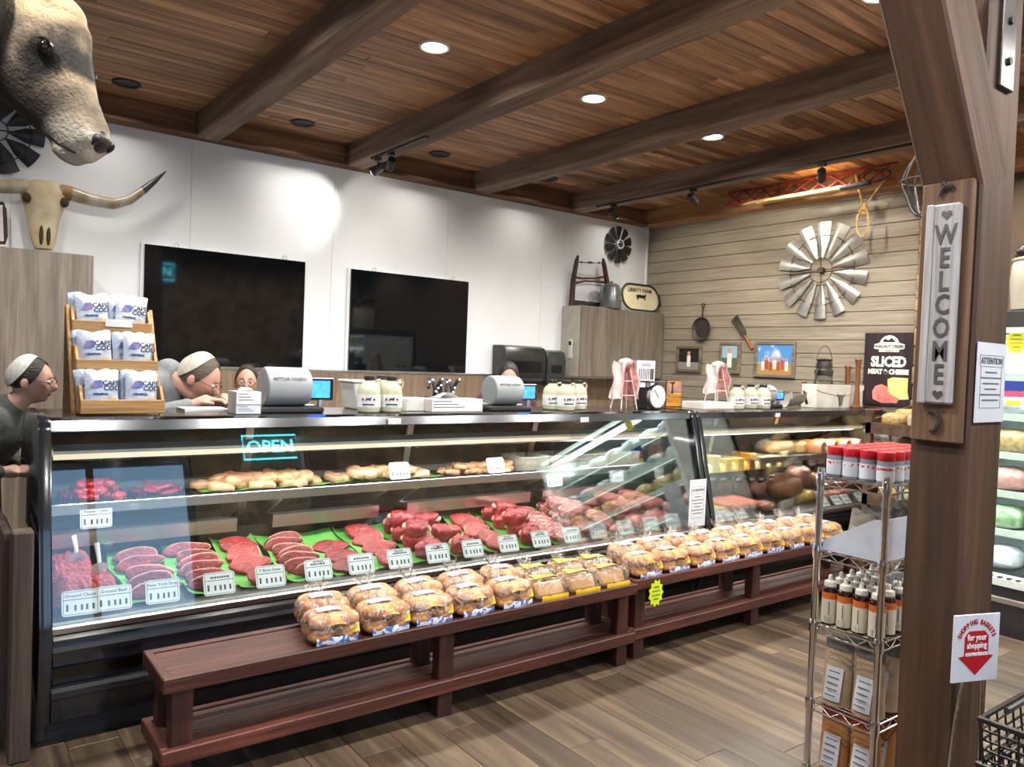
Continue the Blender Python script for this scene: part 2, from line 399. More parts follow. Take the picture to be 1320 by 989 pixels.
for yy, aim, pw_ in ((5.85, (6.99, 5.9, 2.3), 28), (4.8, (6.99, 4.9, 2.5), 40), (3.5, (6.99, 4.2, 2.5), 42), (2.72, (6.99, 3.6, 1.8), 34)):
    track_head(t2, (5.66, yy, 3.232), aim, pw_, 85, (1, .89, .72))
# ================================================================ glass display cases
M_glass = glass('case_glass', (.95, .985, .975), .62, base=.035)
M_led = pm('led_strip_diffuser', (1, .95, .88), .4, emis=(1, .7, .45), estr=.5)
M_perf = pm('black_perforated_deck', (.015, .015, .016), .35, .3, col2=(.05, .05, .05), scale=160, lo=.5, hi=.6)
M_inner = pm('case_liner_grey', '#3A3B3C', .35, .6, col2='#2C2D2E', scale=4)
M_liner2 = pm('case_back_door_dark', '#1E2322', .25, .3, col2='#2B302E', scale=3)
M_white_enamel = pm('white_enamel', '#DCDAD2', .4)
def front(z):    # Y of the slanted front glass at height z
    return 3.325+(z-.485)*(.18/.745)
def deck(y): return .487+(y-3.36)*.17
def display_case(x0, x1, label, top_mat, seams, shelf, lit=1):
    c = thing('display_case', label, 'display case', ((x0+x1)/2, 3.75, 0))
    prof = [(3.42, .0), (3.42, .09), (3.345, .11), (3.315, .3), (3.3, .44), (3.305, .49), (3.475, 1.215), (3.5, 1.25), (3.54, 1.268), (4.02, 1.268), (4.06, 1.25), (4.2, .9), (4.2, 0)]
    for a, b in ((x0, x0+.045), (x1-.045, x1)):
        part('end_panel', G().prism(prof, a, b, 0), M_black, c, bevel=.008, seg=2, smooth=True)
    a, b = x0+.045, x1-.045
    part('kick_plate', G().box(a, b, 3.43, 4.18, 0, .1), M_blackm, c)
    part('lower_body', G().prism([(3.36, .1), (3.335, .3), (3.33, .43), (3.345, .455), (4.19, .455), (4.19, .1)], a, b, 0), M_black, c, bevel=.006)
    part('bumper_rail', G().prism([(3.335, .2), (3.318, .21), (3.314, .235), (3.322, .25), (3.335, .255)], a, b, 0), M_black, c, smooth=True)
    part('bumper_rail', G().prism([(3.335, .37), (3.305, .375), (3.3, .395), (3.31, .41), (3.335, .41)], a, b, 0), M_black, c, smooth=True)
    part('accent_strip', G().box(a, b, 3.3195, 3.326, .285, .325), pm('bronze_accent', '#3A342A', .15, 1), c)
    part('front_ledge', G().prism([(3.325, .455), (3.318, .478), (3.324, .486), (3.36, .486), (3.4, .462), (3.4, .455)], a, b, 0), M_steel, c)
    part('price_rail', G().prism([(3.338, .4865), (3.336, .496), (3.34, .496), (3.343, .4865)], a, b, 0), M_white_enamel, c)
    # slanted glass front
    part('front_glass', G().prism([(front(.487), .487), (front(.487)+.006, .487), (front(1.212)+.006, 1.212), (front(1.212), 1.212)], a, b, 0), M_glass, c)
    part('top_fascia', G().prism([(3.5, 1.208), (3.488, 1.212), (3.5, 1.252), (3.53, 1.262), (3.56, 1.25), (3.56, 1.208)], a, b, 0), top_mat, c, smooth=True)
    part('top_deck', G().box(a, b, 3.545, 4.03, 1.235, 1.262), pm('dark_counter_laminate', '#3B3530', .18, 0, col2='#2E2A27'), c, bevel=.004)
    # inside
    part('product_deck', G().prism([(3.37, deck(3.37)-.012), (3.37, deck(3.37)-.002), (3.95, deck(3.95)-.002), (3.95, deck(3.95)-.012)], a, b, 0), M_perf, c)
    part('deck_back_riser', G().prism([(3.95, .57), (3.95, .66), (3.965, .66), (3.965, .57)], a, b, 0), M_inner, c)
    part('inner_back', G().prism([(4.13, .455), (4.13, .72), (3.99, 1.23), (4.01, 1.235), (4.16, .73), (4.16, .455)], a, b, 0), M_liner2, c)
    n = max(2, round((b-a)/.93))
    for i in range(n+1):
        xx = a+(b-a)*i/n; xx = min(max(xx, a+.02), b-.02)
        part('door_post', G().prism([(4.12, .6), (3.985, 1.22), (4.0, 1.22), (4.135, .6)], xx-.02, xx+.02, 0), M_steel, c)
    # upper shelf and the narrow steel shelf under it
    sa, sb, sy = shelf
    part('upper_shelf', G().box(sa, sb, sy+.007, 4.02, .853, .863), M_steel, c)
    part('shelf_rail', G().box(sa, sb, sy, sy+.008, .832, .878), M_steel, c, bevel=.002)
    sx = a+.03; k = 0
    for s0, s1 in seams:
        part('narrow_shelf', G().prism([(3.86, .66), (3.852, .725), (3.858, .728), (4.0, .71), (4.0, .7), (3.87, .665)], s0, s1, 0), M_steel, c)
        part('shelf_bracket', G().prism([(3.73, .845), (3.73, .835), (4.0, .7), (4.1, .7), (4.1, .845)], s1-.012, s1-.004, 0), M_steel, c)
        part('shelf_bracket', G().prism([(3.73, .845), (3.73, .835), (4.0, .7), (4.1, .7), (4.1, .845)], s0+.004, s0+.012, 0), M_steel, c)
    part('light_strip', G().prism([(3.665, 1.075), (3.66, 1.095), (3.7, 1.115), (3.725, 1.1)], a+.03, b-.03, 0), M_led, c)
    part('light_housing', G().prism([(3.66, 1.098), (3.66, 1.112), (3.74, 1.13), (3.74, 1.1), (3.7, 1.118)], a+.03, b-.03, 0), M_white_enamel, c)
    l = bpy.data.lights.new('case_light', 'AREA'); l.shape = 'RECTANGLE'; l.size = b-a-.2; l.size_y = .05; l.energy = 5.2*lit*(b-a); l.color = (1, .95, .88)
    o = bpy.data.objects.new('case_light', l); COL.objects.link(o); o.location = ((a+b)/2, 3.69, 1.07); o.rotation_euler = (math.radians(-22), 0, 0)
    l = bpy.data.lights.new('case_light', 'AREA'); l.shape = 'RECTANGLE'; l.size = b-a-.2; l.size_y = .03; l.energy = 2.4*lit*(b-a); l.color = (1, .95, .9)
    o = bpy.data.objects.new('case_light', l); COL.objects.link(o); o.location = ((a+b)/2, 3.78, .826); o.rotation_euler = (math.radians(20), 0, 0)
    return c
C1 = (.345, 4.235); C2 = (4.245, 6.85)
case1 = display_case(*C1, 'long black glass-fronted meat case full of red beef cuts', pm('dark_polished_fascia', (.2, .21, .23), .14, 1, col2=(.16, .17, .19), scale=3), [(.4, 1.24), (1.42, 2.02), (2.2, 3.1), (3.2, 4.15)], (.41, 4.17, 3.718), .85)
case2 = display_case(*C2, 'shorter black glass-fronted deli case with cheese blocks and cold cuts', M_black, [], (5.2, 6.79, 3.62), 1.6)
# ================================================================ benches in front of the cases
M_bench = wood('mahogany_stained_pine', '#28120E', '#48221A', '#683628', 0, .5, .9, .3, .18)
M_benchz = wood('mahogany_stained_leg', '#24110E', '#401D18', '#5A2D24', 2, .5, .9, .3, .12)
M_benchy = wood('mahogany_stained_end', '#28120E', '#48221A', '#643426', 1, .5, .9, .3, .12)
def bench(x0, x1, legs, label, zt, y0):
    y1 = y0+.315; b = thing('display_bench', label, 'bench', ((x0+x1)/2, (y0+y1)/2, 0), 0, 'low stained benches before the cases')
    for z0 in (zt-.055, .115):
        part('rail', G().box(x0, x1, y0, y0+.03, z0, z0+.055), M_bench, b, bevel=.004); part('rail', G().box(x0, x1, y1-.03, y1, z0, z0+.055), M_bench, b, bevel=.004)
        for xx in (x0, x1-.03): part('end_rail', G().box(xx, xx+.03, y0+.03, y1-.03, z0, z0+.055), M_benchy, b, bevel=.004)
        for k in range(3):
            ya = y0+.032+k*.0845; part('slat', G().box(x0+.03, x1-.03, ya, ya+.081, z0+.028, z0+.048), M_bench, b, bevel=.003)
    for lx in legs:
        for ya in (y0+.03, y1-.09): part('leg', G().box(lx, lx+.075, ya, ya+.06, 0, zt-.012), M_benchz, b, bevel=.004)
    return b
bench(.655, 2.965, (.69, 1.78, 2.86), 'near low dark red-stained wooden bench with a bare end and bags of buns', .425, 2.766)
bench(2.975, 5.28, (3.01, 4.03, 5.16), 'far low dark red-stained wooden bench behind the chrome wire rack', .433, 2.79)
# wooden gate post left of the case
M_old = wood('old_barn_wood', '#241A16', '#3D2F28', '#57463B', 2, .8, .8, .4, .1)
gp = thing('swing_gate', 'short dark barn-wood swing gate at the end of the meat case', 'gate', (.2, 3.4, 0))
part('post', G().box(.255, .325, 3.31, 3.4, 0, .86), M_old, gp, bevel=.006)
for k in range(5): part('board', G().box(.235, .262, 3.42+k*.14, 3.555+k*.14, .06, .84), M_old, gp, bevel=.004)
part('crossbar', G().box(.262, .29, 3.42, 4.12, .7, .78), M_old, gp, bevel=.004)
# ================================================================ timber post with brace
M_post = wood('timber_post_wood', '#2A1B12', '#452E1E', '#604430', 2, .6, .45, .35, .06)
M_brace = wood('timber_brace_wood', '#32221A', '#50382A', '#6A4C38', 2, .7, .5, .4, .06)
PX0, PX1, PY0, PY1 = 2.45, 2.68, 1.0, 1.165
tp = thing('timber_post', 'massive dark timber post carrying a slanted brace and the WELCOME sign', 'post', (2.565, 1.08, 0))
g = G(); n = 40
for i in range(n+1):
    z = ZC*i/n; j = lambda k: .004*mnoise.noise(Vector((k*5.3, z*1.7, 2)))
    g.v += [(PX0+j(1), PY0+.008, z), (PX0+.008, PY0+j(2), z), (PX1+j(3)-.008, PY0+j(2), z), (PX1+j(3), PY0+.008, z), (PX1+j(3), PY1+j(4), z), (PX0+j(1), PY1+j(4), z)]
for i in range(n):
    for k in range(6): g.f.append((i*6+k, i*6+(k+1) % 6, (i+1)*6+(k+1) % 6, (i+1)*6+k))
part('post', g, M_post, tp)
def beam_between(a, b, w, h, side, mat, parent, name, bevel=.008):
    a = Vector(a); b = Vector(b); d = (b-a).normalized(); s = Vector(side); s = (s-d*s.dot(d)).normalized(); u = d.cross(s)
    L = (b-a).length; mx = Matrix(((s.x, u.x, d.x, a.x), (s.y, u.y, d.y, a.y), (s.z, u.z, d.z, a.z), (0, 0, 0, 1)))
    o = part(name, G().box(-w/2, w/2, -h/2, h/2, 0, L).mesh(name, bevel), mat, parent, local=True)
    o.matrix_basis = Matrix.Translation(-WL(parent)) @ mx; return o
BR = beam_between((2.56, 1.085, 2.13), (1.74, 1.085, 3.36), .17, .19, (0, 1, 0), M_brace, tp, 'brace')
M_plate = pm('black_steel_plate', (.05, .05, .055), .3, .9, col2=(.16, .16, .17), scale=5)
pl_ = part('steel_plate', G().box(2.505, 2.6, PY0-.012, PY0+.004, 2.42, 3.3), M_plate, tp, bevel=.003)
for z in (2.5, 2.62, 2.9, 3.1): part('bolt', G().cyl((2.552, PY0-.02, z), (2.552, PY0-.01, z), .012, n=6), M_iron, pl_)
part('bolt', G().cyl((2.37, 1.0, 2.34), (2.37, .985, 2.34), .012, n=8), M_iron, BR) if False else None
# ================================================================ things on the white wall
def at(Y, px): return Yp(Y, px, 480).x
M_screen = pm('black_glass_screen', (.004, .005, .007), .04, 0, col2=(.003, .004, .005), spec=.5)
M_silver = pm('galvanised_tin', (.6, .6, .58), .38, .85, col2=(.45, .44, .42), scale=7, bump=.1)
M_rust = pm('rusty_rod', '#5A4632', .7, .5, col2='#3A2E24', scale=20)
M_cream = pm('cream_enamel', '#D9CFAE', .5, col2='#CFC4A0', scale=6)
M_ink = pm('black_ink', (.01, .01, .01), .7)
M_greypaint = pm('pale_grey_paint', '#B9B6AC', .5)
def screen(x0, x1, z0, z1, label):
    s = thing('wall_screen', label, 'screen', ((x0+x1)/2, W, z0))
    part('panel', G().box(x0, x1, W-.05, W-.028, z0, z1), M_screen, s, bevel=.002)
    part('backing', G().box(x0-.025, x1+.012, W-.03, W-.002, z0-.01, z1+.012), M_white, s, bevel=.003)
    for t in (.18, .86):
        xx = x0+(x1-x0)*t; part('hook', G().tube([(xx+.018*math.cos(a), W-.04, z1+.016+.018*math.sin(a)) for a in [k*PI/5 for k in range(10)]], .004, 6, closed=True), M_silver, s, smooth=True)
screen(1.335, 2.635, 1.425, 2.362, 'wide black glossy screen on the white wall above the woman in a grey cardigan')
screen(3.075, 4.36, 1.425, 2.348, 'black glossy screen on the white wall above the string lights and cream jugs')
# tall grey cabinet at the left
tc = thing('tall_cabinet', 'tall grey oak laminate cabinet under the longhorn skull', 'cabinet', (0, 6.3, 0))
part('body', G().box(-1.1, .905, 6.03, 6.58, .1, 2.175), M_grey_wood, tc, bevel=.003)
part('plinth', G().box(-1.08, .88, 6.06, 6.56, 0, .1), M_blackm, tc)
for x0, x1 in ((-1.1, -.43), (-.428, .24), (.242, .905)):
    d = part('door', G().box(x0+.002, x1-.002, 6.008, 6.03, .11, 2.17), M_grey_wood, tc, bevel=.002)
    part('handle', G().box(x1-.05, x1-.035, 5.985, 6.01, .95, 1.15), M_steel, d, bevel=.004)
# corner wall cabinet with two doors
cb = thing('wall_cabinet', 'grey oak corner wall cabinet with two plain doors', 'cabinet', (6.3, 6.44, 1.45))
part('body', G().box(5.655, 6.975, 6.295, 6.59, 1.425, 2.2), pm('cabinet_side_cream', '#B4AFA2', .5), cb, bevel=.003)
for x0, x1 in ((5.66, 6.315), (6.318, 6.972)): part('door', G().box(x0, x1, 6.275, 6.295, 1.43, 2.195), M_grey_wood, cb, bevel=.002)
rc = thing('remote_control', 'slim white remote control clipped to the side of the wall cabinet', 'remote', (5.645, 6.42, 1.62))
part('body', G().box(5.636, 5.653, 6.39, 6.45, 1.62, 1.83), M_white_enamel, rc, bevel=.005); part('display', G().box(5.6345, 5.6365, 6.4, 6.44, 1.765, 1.81), M_ink, rc)
# bow saw, coffee pot and tray on top of it
M_oldwood = wood('worn_red_wood', '#2A140D', '#4A2415', '#6A3820', 2, .6, 1, .3, .1)
bs = thing('bow_saw', 'antique wooden bow saw standing on the wall cabinet', 'saw', (5.95, 6.52, 2.2))
zb = 2.2
part('handle', G().tube([(5.72, 6.52, zb+.0), (5.735, 6.52, zb+.3), (5.775, 6.52, zb+.52), (5.79, 6.52, zb+.575)], [.032, .03, .024, .012], 8), M_oldwood, bs, smooth=True)
part('handle', G().tube([(6.36, 6.52, zb+.005), (6.25, 6.52, zb+.33), (6.19, 6.52, zb+.53), (6.175, 6.52, zb+.585)], [.032, .03, .026, .012], 8), M_oldwood, bs, smooth=True)
part('stretcher', G().tube([(5.735, 6.52, zb+.33), (5.85, 6.52, zb+.325), (6.05, 6.52, zb+.345), (6.24, 6.52, zb+.385)], [.014, .012, .011, .014], 8), M_oldwood, bs, smooth=True)
part('stretcher', G().tube([(5.735, 6.52, zb+.255), (5.9, 6.52, zb+.3), (6.05, 6.52, zb+.31), (6.255, 6.52, zb+.315)], [.014, .011, .01, .014], 8), M_oldwood, bs, smooth=True)
tw = part('twisted_cord', G().tube([(5.785, 6.52, zb+.5), (5.98, 6.52, zb+.512), (6.19, 6.52, zb+.535)], .005, 6), M_iron, bs)
for t in (.15, .42, .47, .52, .82):
    part('knot', G().ball((5.785+.405*t, 6.52, zb+.5+.035*t), .013, 8, 5), M_iron, tw, smooth=True)
part('blade', G().box(5.72, 6.36, 6.516, 6.524, zb+.005, zb+.075), M_iron, bs)
cp = thing('coffee_pot', 'grey enamel coffee pot with handle beside the bow saw', 'pot', (6.17, 6.36, 2.2))
M_gren = pm('grey_enamel', '#6E7274', .25, .2, col2='#5C6062')
part('body', G().lathe([(.12, 0), (.125, .01), (.118, .1), (.098, .22), (.09, .25), (.094, .262)], 20, (6.17, 6.36, 2.202)), M_gren, cp, smooth=True)
part('lid', G().lathe([(.093, 0), (.06, .02), (.015, .03), (.018, .045), (0, .05)], 20, (6.17, 6.36, 2.464)), M_gren, cp, smooth=True)
part('handle', G().tube([(6.08, 6.36, 2.44), (6.03, 6.36, 2.44), (6.015, 6.36, 2.38), (6.03, 6.36, 2.31), (6.06, 6.36, 2.27)], .01, 8), M_gren, cp, smooth=True)
part('spout', G().tube([(6.27, 6.36, 2.34), (6.31, 6.36, 2.38), (6.34, 6.36, 2.45)], [.03, .022, .014], 8), M_gren, cp, smooth=True)
ot = thing('oval_tray', 'oval cream enamel tray lettered LIBERTY FARM with a cow', 'tray', (6.6, 6.33, 2.2))
def stadium(w, h, r, n=10):
    P = []
    for cx, cy, a0 in ((w/2-r, h/2-r, 0), (-w/2+r, h/2-r, PI/2), (-w/2+r, -h/2+r, PI), (w/2-r, -h/2+r, 1.5*PI)):
        P += [(cx+r*math.cos(a0+k*PI/2/n), cy+r*math.sin(a0+k*PI/2/n)) for k in range(n+1)]
    return P
mxT = Matrix.Translation((6.65, 6.36, 2.365)) @ Matrix.Rotation(math.radians(-12), 4, 'X')
sh = lambda P, dz=0: [tuple(mxT @ Vector((x, dz, z))) for x, z in P]
part('dish', G().prism(stadium(.6, .3, .14), .0, .012, 1, mxT), M_cream, ot)
part('rim', G().tube(sh(stadium(.61, .31, .15), -.006), .012, 6, closed=True), M_iron, ot, smooth=True)
for s in (-1, 1):
    part('handle', G().tube(sh([(s*.3, .06), (s*.335, .06), (s*.345, .0), (s*.335, -.06), (s*.3, -.06)]), .007, 6), M_iron, ot, smooth=True)
lettering('LIBERTY FARM', .062, M_ink, ot, mxT @ Vector((0, -.0025, .085))-Vector(ot.location), (PI/2-math.radians(12), 0, 0), bold=.001)
cw_ = [(-.1, -.03), (-.085, .0), (-.1, .02), (-.06, .03), (-.03, .035), (.05, .03), (.09, .035), (.12, .05), (.135, .03), (.12, .01), (.1, -.005), (.09, -.045), (.08, -.045), (.075, -.01), (-.02, -.012), (-.05, -.01), (-.06, -.045), (-.07, -.045), (-.075, -.012)]
part('cow_emblem', G().prism([(x*.75, z*.9+.005) for x, z in cw_], -.003, -.0005, 1, mxT), M_ink, ot)
# windmill wheels
def windmill(name, label, c, R, nb, ax, mat, hubmat, tilt=.25, r0=.22, rod=True, w0=.1, w1=.38, ph=0):
    t = thing(name, label, 'wall decor', c)
    c = Vector(c)
    def P(a, r, o): 
        u = math.cos(a)*r; v = math.sin(a)*r
        return (c.x+u, c.y-o, c.z+v) if ax == 1 else (c.x-o, c.y-u, c.z+v)
    for k in range(nb):
        a = 2*PI*k/nb+ph; g = G(); da0 = w0; da1 = w1
        q = []
        for r, d in ((R*r0, da0/r0*.35), (R*.62, da1*.78), (R, da1*.62)):
            n = 4
            for m in range(n+1):
                s = (m/n-.5)*d*PI/nb*2.2; q.append(P(a+s, r, .012+.03*R*math.cos((m/n-.5)*PI)+tilt*R*s*.5))
        g.add(q, [(i*5+m, i*5+m+1, (i+1)*5+m+1, (i+1)*5+m) for i in range(2) for m in range(4)])
        q2 = [Vector(p)+Vector((0, .003, 0) if ax == 1 else (.003, 0, 0)) for p in q]
        g.add(q2, [(i*5+m, (i+1)*5+m, (i+1)*5+m+1, i*5+m+1) for i in range(2) for m in range(4)])
        part('blade', g, mat, t, smooth=True)
    for rr in ((R*.25, R*.72) if rod else (R*.22,)):
        part('hoop', G().tube([P(k*2*PI/40, rr, .022 if rr > R*.5 else .03) for k in range(40)], .004, 6, closed=True), hubmat, t, smooth=True)
    part('hub', G().tube([P(0, 0, 0), P(0, 0, .05)], [R*.07, R*.06], 14), hubmat, t, smooth=True)
    if rod:
        for a in (0, PI/2, PI, 1.5*PI): part('spoke', G().tube([P(a+.06, R*.03, .03), P(a+.06, R*.72, .024)], .005, 6), hubmat, t)
    return t
M_blk = pm('black_tin', (.02, .02, .02), .4, .3, col2=(.035, .033, .03), scale=5)
ww = windmill('windmill_wheel', 'small black tin windmill wheel on the white wall above the tray', (6.47, W-.01, 2.985), .215, 10, 1, M_blk, M_blk, rod=False, w1=1.05, r0=.2, ph=.3)
part('hub_ring', G().tube([(6.47+.05*math.cos(k*PI/10), W-.055, 2.985+.05*math.sin(k*PI/10)) for k in range(20)], .009, 6, closed=True), M_white_enamel, ww, smooth=True)
cl = Yp(W-.02, -6, 168)
windmill('windmill_wheel', 'black tin windmill wheel behind the mounted cow head', (cl.x, W-.01, cl.z), .3, 10, 1, M_blk, M_blk, rod=True, w1=1.0, r0=.25)
wm = Xp(XR, 1061, 349)
windmill('windmill_wheel', 'large galvanised silver windmill wheel on the shiplap wall', (XR-.01, wm.y, wm.z), .475, 14, 0, M_silver, M_rust, w0=.12, w1=.95, r0=.25, ph=.22)
# skillet, cleaver, framed photographs
sk = Xp(XR-.03, 905, 424)
s = thing('skillet', 'small black cast iron skillet hanging on the shiplap wall', 'skillet', (sk.x, sk.y, sk.z))
mxS = Matrix.Translation(sk) @ Matrix.Rotation(PI/2, 4, 'Y') @ Matrix.Rotation(PI, 4, 'Z')
part('pan', G().lathe([(.0, -.012), (.1, -.012), (.125, .02), (.13, .022), (.122, .016), (.1, -.004), (.0, -.004)], 28, mx=Matrix.Translation(sk) @ Matrix.Rotation(-PI/2, 4, 'Y')), M_iron, s, smooth=True)
part('handle', G().tube([sk+Vector((0, 0, .12)), sk+Vector((-.005, 0, .17)), sk+Vector((0, 0, .25))], [.016, .011, .015], 8, flat=.5), M_iron, s, smooth=True)
part('ring', G().tube([sk+Vector((0, .02*math.cos(a*PI/6), .265+.02*math.sin(a*PI/6))) for a in range(12)], .006, 6, closed=True), M_iron, s, smooth=True)
part('pour_lip', G().ball(sk+Vector((-.005, 0, -.13)), (.012, .028, .016), 10, 6), M_iron, s, smooth=True)
ca, cbb = Xp(XR-.012, 946, 410), Xp(XR-.012, 969, 448)
s = thing('cleaver', 'old meat cleaver with wooden handle hung slanting on the shiplap wall', 'cleaver', tuple((ca+cbb)/2))
d = (cbb-ca).normalized(); nrm = Vector((0, d.z, -d.y))
part('blade', G().prism([(p.y, p.z) for p in (ca-nrm*.045, ca+d*.24-nrm*.035, ca+d*.26+nrm*.01, ca+d*.22+nrm*.045, ca+nrm*.055)], XR-.018, XR-.012, 0), pm('aged_steel', '#6B675C', .45, .8, col2='#4E4A42', scale=12), s)
part('handle', G().tube([ca+d*.24, ca+d*.3, ca+d*.42], [.012, .02, .018], 8), wood('orange_handle_wood', '#7A4522', '#9A5D30', '#B37644', 2, .5), s, smooth=True)
M_frame = wood('grey_barn_frame', '#4C443A', '#6A6054', '#857A6C', 1, .7, 1.2, .3, .1)
M_skin = pm('skin', '#C98F72', .5, col2='#B97C62', scale=12, sub=.15)
def framed(px0, px1, py0, py1, label, kind):
    a = Xp(XR-.02, px0, (py0+py1)/2); b = Xp(XR-.02, px1, (py0+py1)/2); t = Xp(XR-.02, (px0+px1)/2, py0).z; u = Xp(XR-.02, (px0+px1)/2, py1).z
    y0, y1 = b.y, a.y; f = thing('picture_frame', label, 'framed photo', (XR-.01, (y0+y1)/2, u), 0)
    w = .035; X0 = XR-.03
    for q in ((y0, y1, t-w, t), (y0, y1, u, u+w), (y0, y0+w, u+w, t-w), (y1-w, y1, u+w, t-w)): part('frame_side', G().box(X0, XR-.001, *q), M_frame, f, bevel=.004)
    H = t-u-2*w; L = y1-y0-2*w
    def fig(yc, zb, h, shirt, name='figure'):
        g = G().box(X0+.0095, X0+.0105, yc-h*.14, yc+h*.14, zb, zb+h*.72); part(name, g, shirt, f)
        part(name, G().tube([(X0+.0095, yc, zb+h*.86), (X0+.0105, yc, zb+h*.86)], h*.13, 10), M_skin, f)
    sk_, gd = {'a': ('#232323', '#8E8B84'), 'b': ('#8FB0C8', '#5E6650'), 'c': ('#4F8AC8', '#B08A52')}[kind]
    zm = u+w+H*(.35 if kind != 'b' else .5)
    part('print_sky', G().box(X0+.011, X0+.014, y0+w, y1-w, zm, t-w), pm('photo_sky_'+kind, sk_, .3, col2=('#E8EEF4' if kind == 'c' else None), scale=9, lo=.5, hi=.75), f)
    part('print_ground', G().box(X0+.011, X0+.014, y0+w, y1-w, u+w, zm), pm('photo_ground_'+kind, gd, .3, scale=30), f)
    Wt = pm('photo_white_cloth', '#E6E3DC', .5); Rd = pm('photo_red_cloth', '#B05038', .5)
    if kind == 'c':
        for k in range(7): fig(y0+w+L*(.15+.115*k), u+w+H*(.12+.05*(k % 2)), H*.42, Rd if k % 3 else Wt)
    else: fig((y0+y1)/2, u+w+H*.12, H*.78, Wt)
framed(872, 904, 446, 480, 'small framed photo of a person in white on black', 'a')
framed(927, 954, 441, 482, 'narrow framed photo of a person in white outdoors', 'b')
framed(973, 1025, 440, 487, 'wide framed group photo under a blue sky', 'c')
# poster
M_poster = wood('poster_dark_planks', '#1A1418', '#2C2228', '#4A2A2E', 2, .4, 2.2, 0, .02)
pa = Xp(XR-.03, 1113, 476); pb = Xp(XR-.03, 1178, 476); pt = Xp(XR-.03, 1146, 429).z; pu = Xp(XR-.03, 1146, 523).z
po = thing('poster', 'dark poster reading SLICED MEAT & CHEESE with a picture of ham and cheese', 'poster', (XR-.02, (pa.y+pb.y)/2, pu))
part('board', G().box(XR-.028, XR-.016, pb.y, pa.y, pu, pt), M_poster, po)
yc = (pa.y+pb.y)/2; H = pt-pu; L = pa.y-pb.y
rotP = (PI/2, 0, -PI/2)
def onp(fy, fz, d=.0295): return Vector((XR-d, pa.y-fy*L, pu+fz*H))
M_pw = pm('poster_white_print', '#ECE7DC', .5); M_ham = pm('ham_print', '#D2605C', .5, col2='#E58A80', scale=25); M_chz = pm('cheese_print', '#E8B860', .5, col2='#F2D690', scale=8)
part('badge', G().prism([(yc+L*x, pu+H*z) for x, z in ((.3, .78), (.3, .84), (.2, .86), (.15, .92), (.08, .955), (0, .965), (-.08, .955), (-.15, .92), (-.2, .86), (-.3, .84), (-.3, .78), (-.2, .77), (-.2, .735), (.2, .735), (.2, .77))], XR-.0295, XR-.028, 0), M_pw, po)
part('barn_emblem', G().prism([(yc+L*x, pu+H*z) for x, z in ((.12, .87), (.12, .9), (.08, .92), (.04, .9), (.0, .9), (-.03, .93), (-.07, .915), (-.1, .89), (-.12, .87))], XR-.0305, XR-.0296, 0), M_ink, po)
lettering('WALNUT CREEK', L*.078, M_ink, po, onp(.5, .81, .031)-Vector(po.location), rotP, bold=.0008)
lettering('FOODS', L*.05, M_ink, po, onp(.5, .752, .031)-Vector(po.location), rotP)
lettering('SLICED', L*.27, M_pw, po, onp(.5, .595)-Vector(po.location), rotP, bold=.006, sx=.82)
lettering('MEAT & CHEESE', L*.125, M_pw, po, onp(.5, .46)-Vector(po.location), rotP, bold=.004, sx=.9)
part('cheese_picture', G().prism([(pa.y-L*x, pu+H*z) for x, z in ((.52, .2), (.5, .36), (.6, .39), (.9, .385), (.9, .2), (.93, .1), (.6, .08))], XR-.0295, XR-.028, 0), M_chz, po)
part('ham_picture', G().prism([(pa.y-L*x, pu+H*z) for x, z in ((.2, .18), (.26, .26), (.38, .29), (.5, .26), (.56, .16), (.75, .1), (.7, .04), (.4, .03), (.22, .08))], XR-.031, XR-.0296, 0), M_ham, po)
# paper towel dispensers on the white wall
for x0, x1, z1, lab in ((4.72, 5.25, 1.73, 'wide black plastic paper towel dispenser on the white wall'), (5.27, 5.53, 1.7, 'narrow dark smoked plastic towel dispenser beside the wide one')):
    t = thing('towel_dispenser', lab, 'dispenser', ((x0+x1)/2, W-.12, 1.3))
    m = pm('black_plastic', (.02, .02, .021), .25) if x0 < 5 else pm('smoke_plastic', (.035, .04, .04), .2)
    part('cover', G().prism([(W-.005, 1.32), (W-.2, 1.32), (W-.24, 1.36), (W-.25, z1-.12), (W-.22, z1-.02), (W-.16, z1), (W-.005, z1)], x0, x1, 0), m, t, bevel=.012, seg=2, smooth=True)
    part('slot_lip', G().box(x0+.05, x1-.05, W-.255, W-.2, 1.36, 1.39), M_blackm, t, bevel=.004)
    part('window', G().box(x0+.06, x1-.06, W-.257, W-.245, 1.46, z1-.16), pm('smoke_window', (.008, .009, .01), .08), t, bevel=.004)
# back counter under the screens
bc = thing('back_counter', 'long stainless back counter under the screens', 'counter', (3.6, 6.2, 0))
part('worktop', G().box(.93, 6.95, 5.85, 6.585, .88, .92), M_steel, bc, bevel=.004)
for k in range(7): 
    x0 = .95+k*.855; d = part('door', G().box(x0+.003, x0+.852, 5.9, 5.92, .12, .87), M_grey_wood, bc, bevel=.002)
part('carcass', G().box(.94, 6.94, 5.92, 6.58, .1, .88), M_grey_wood, bc)
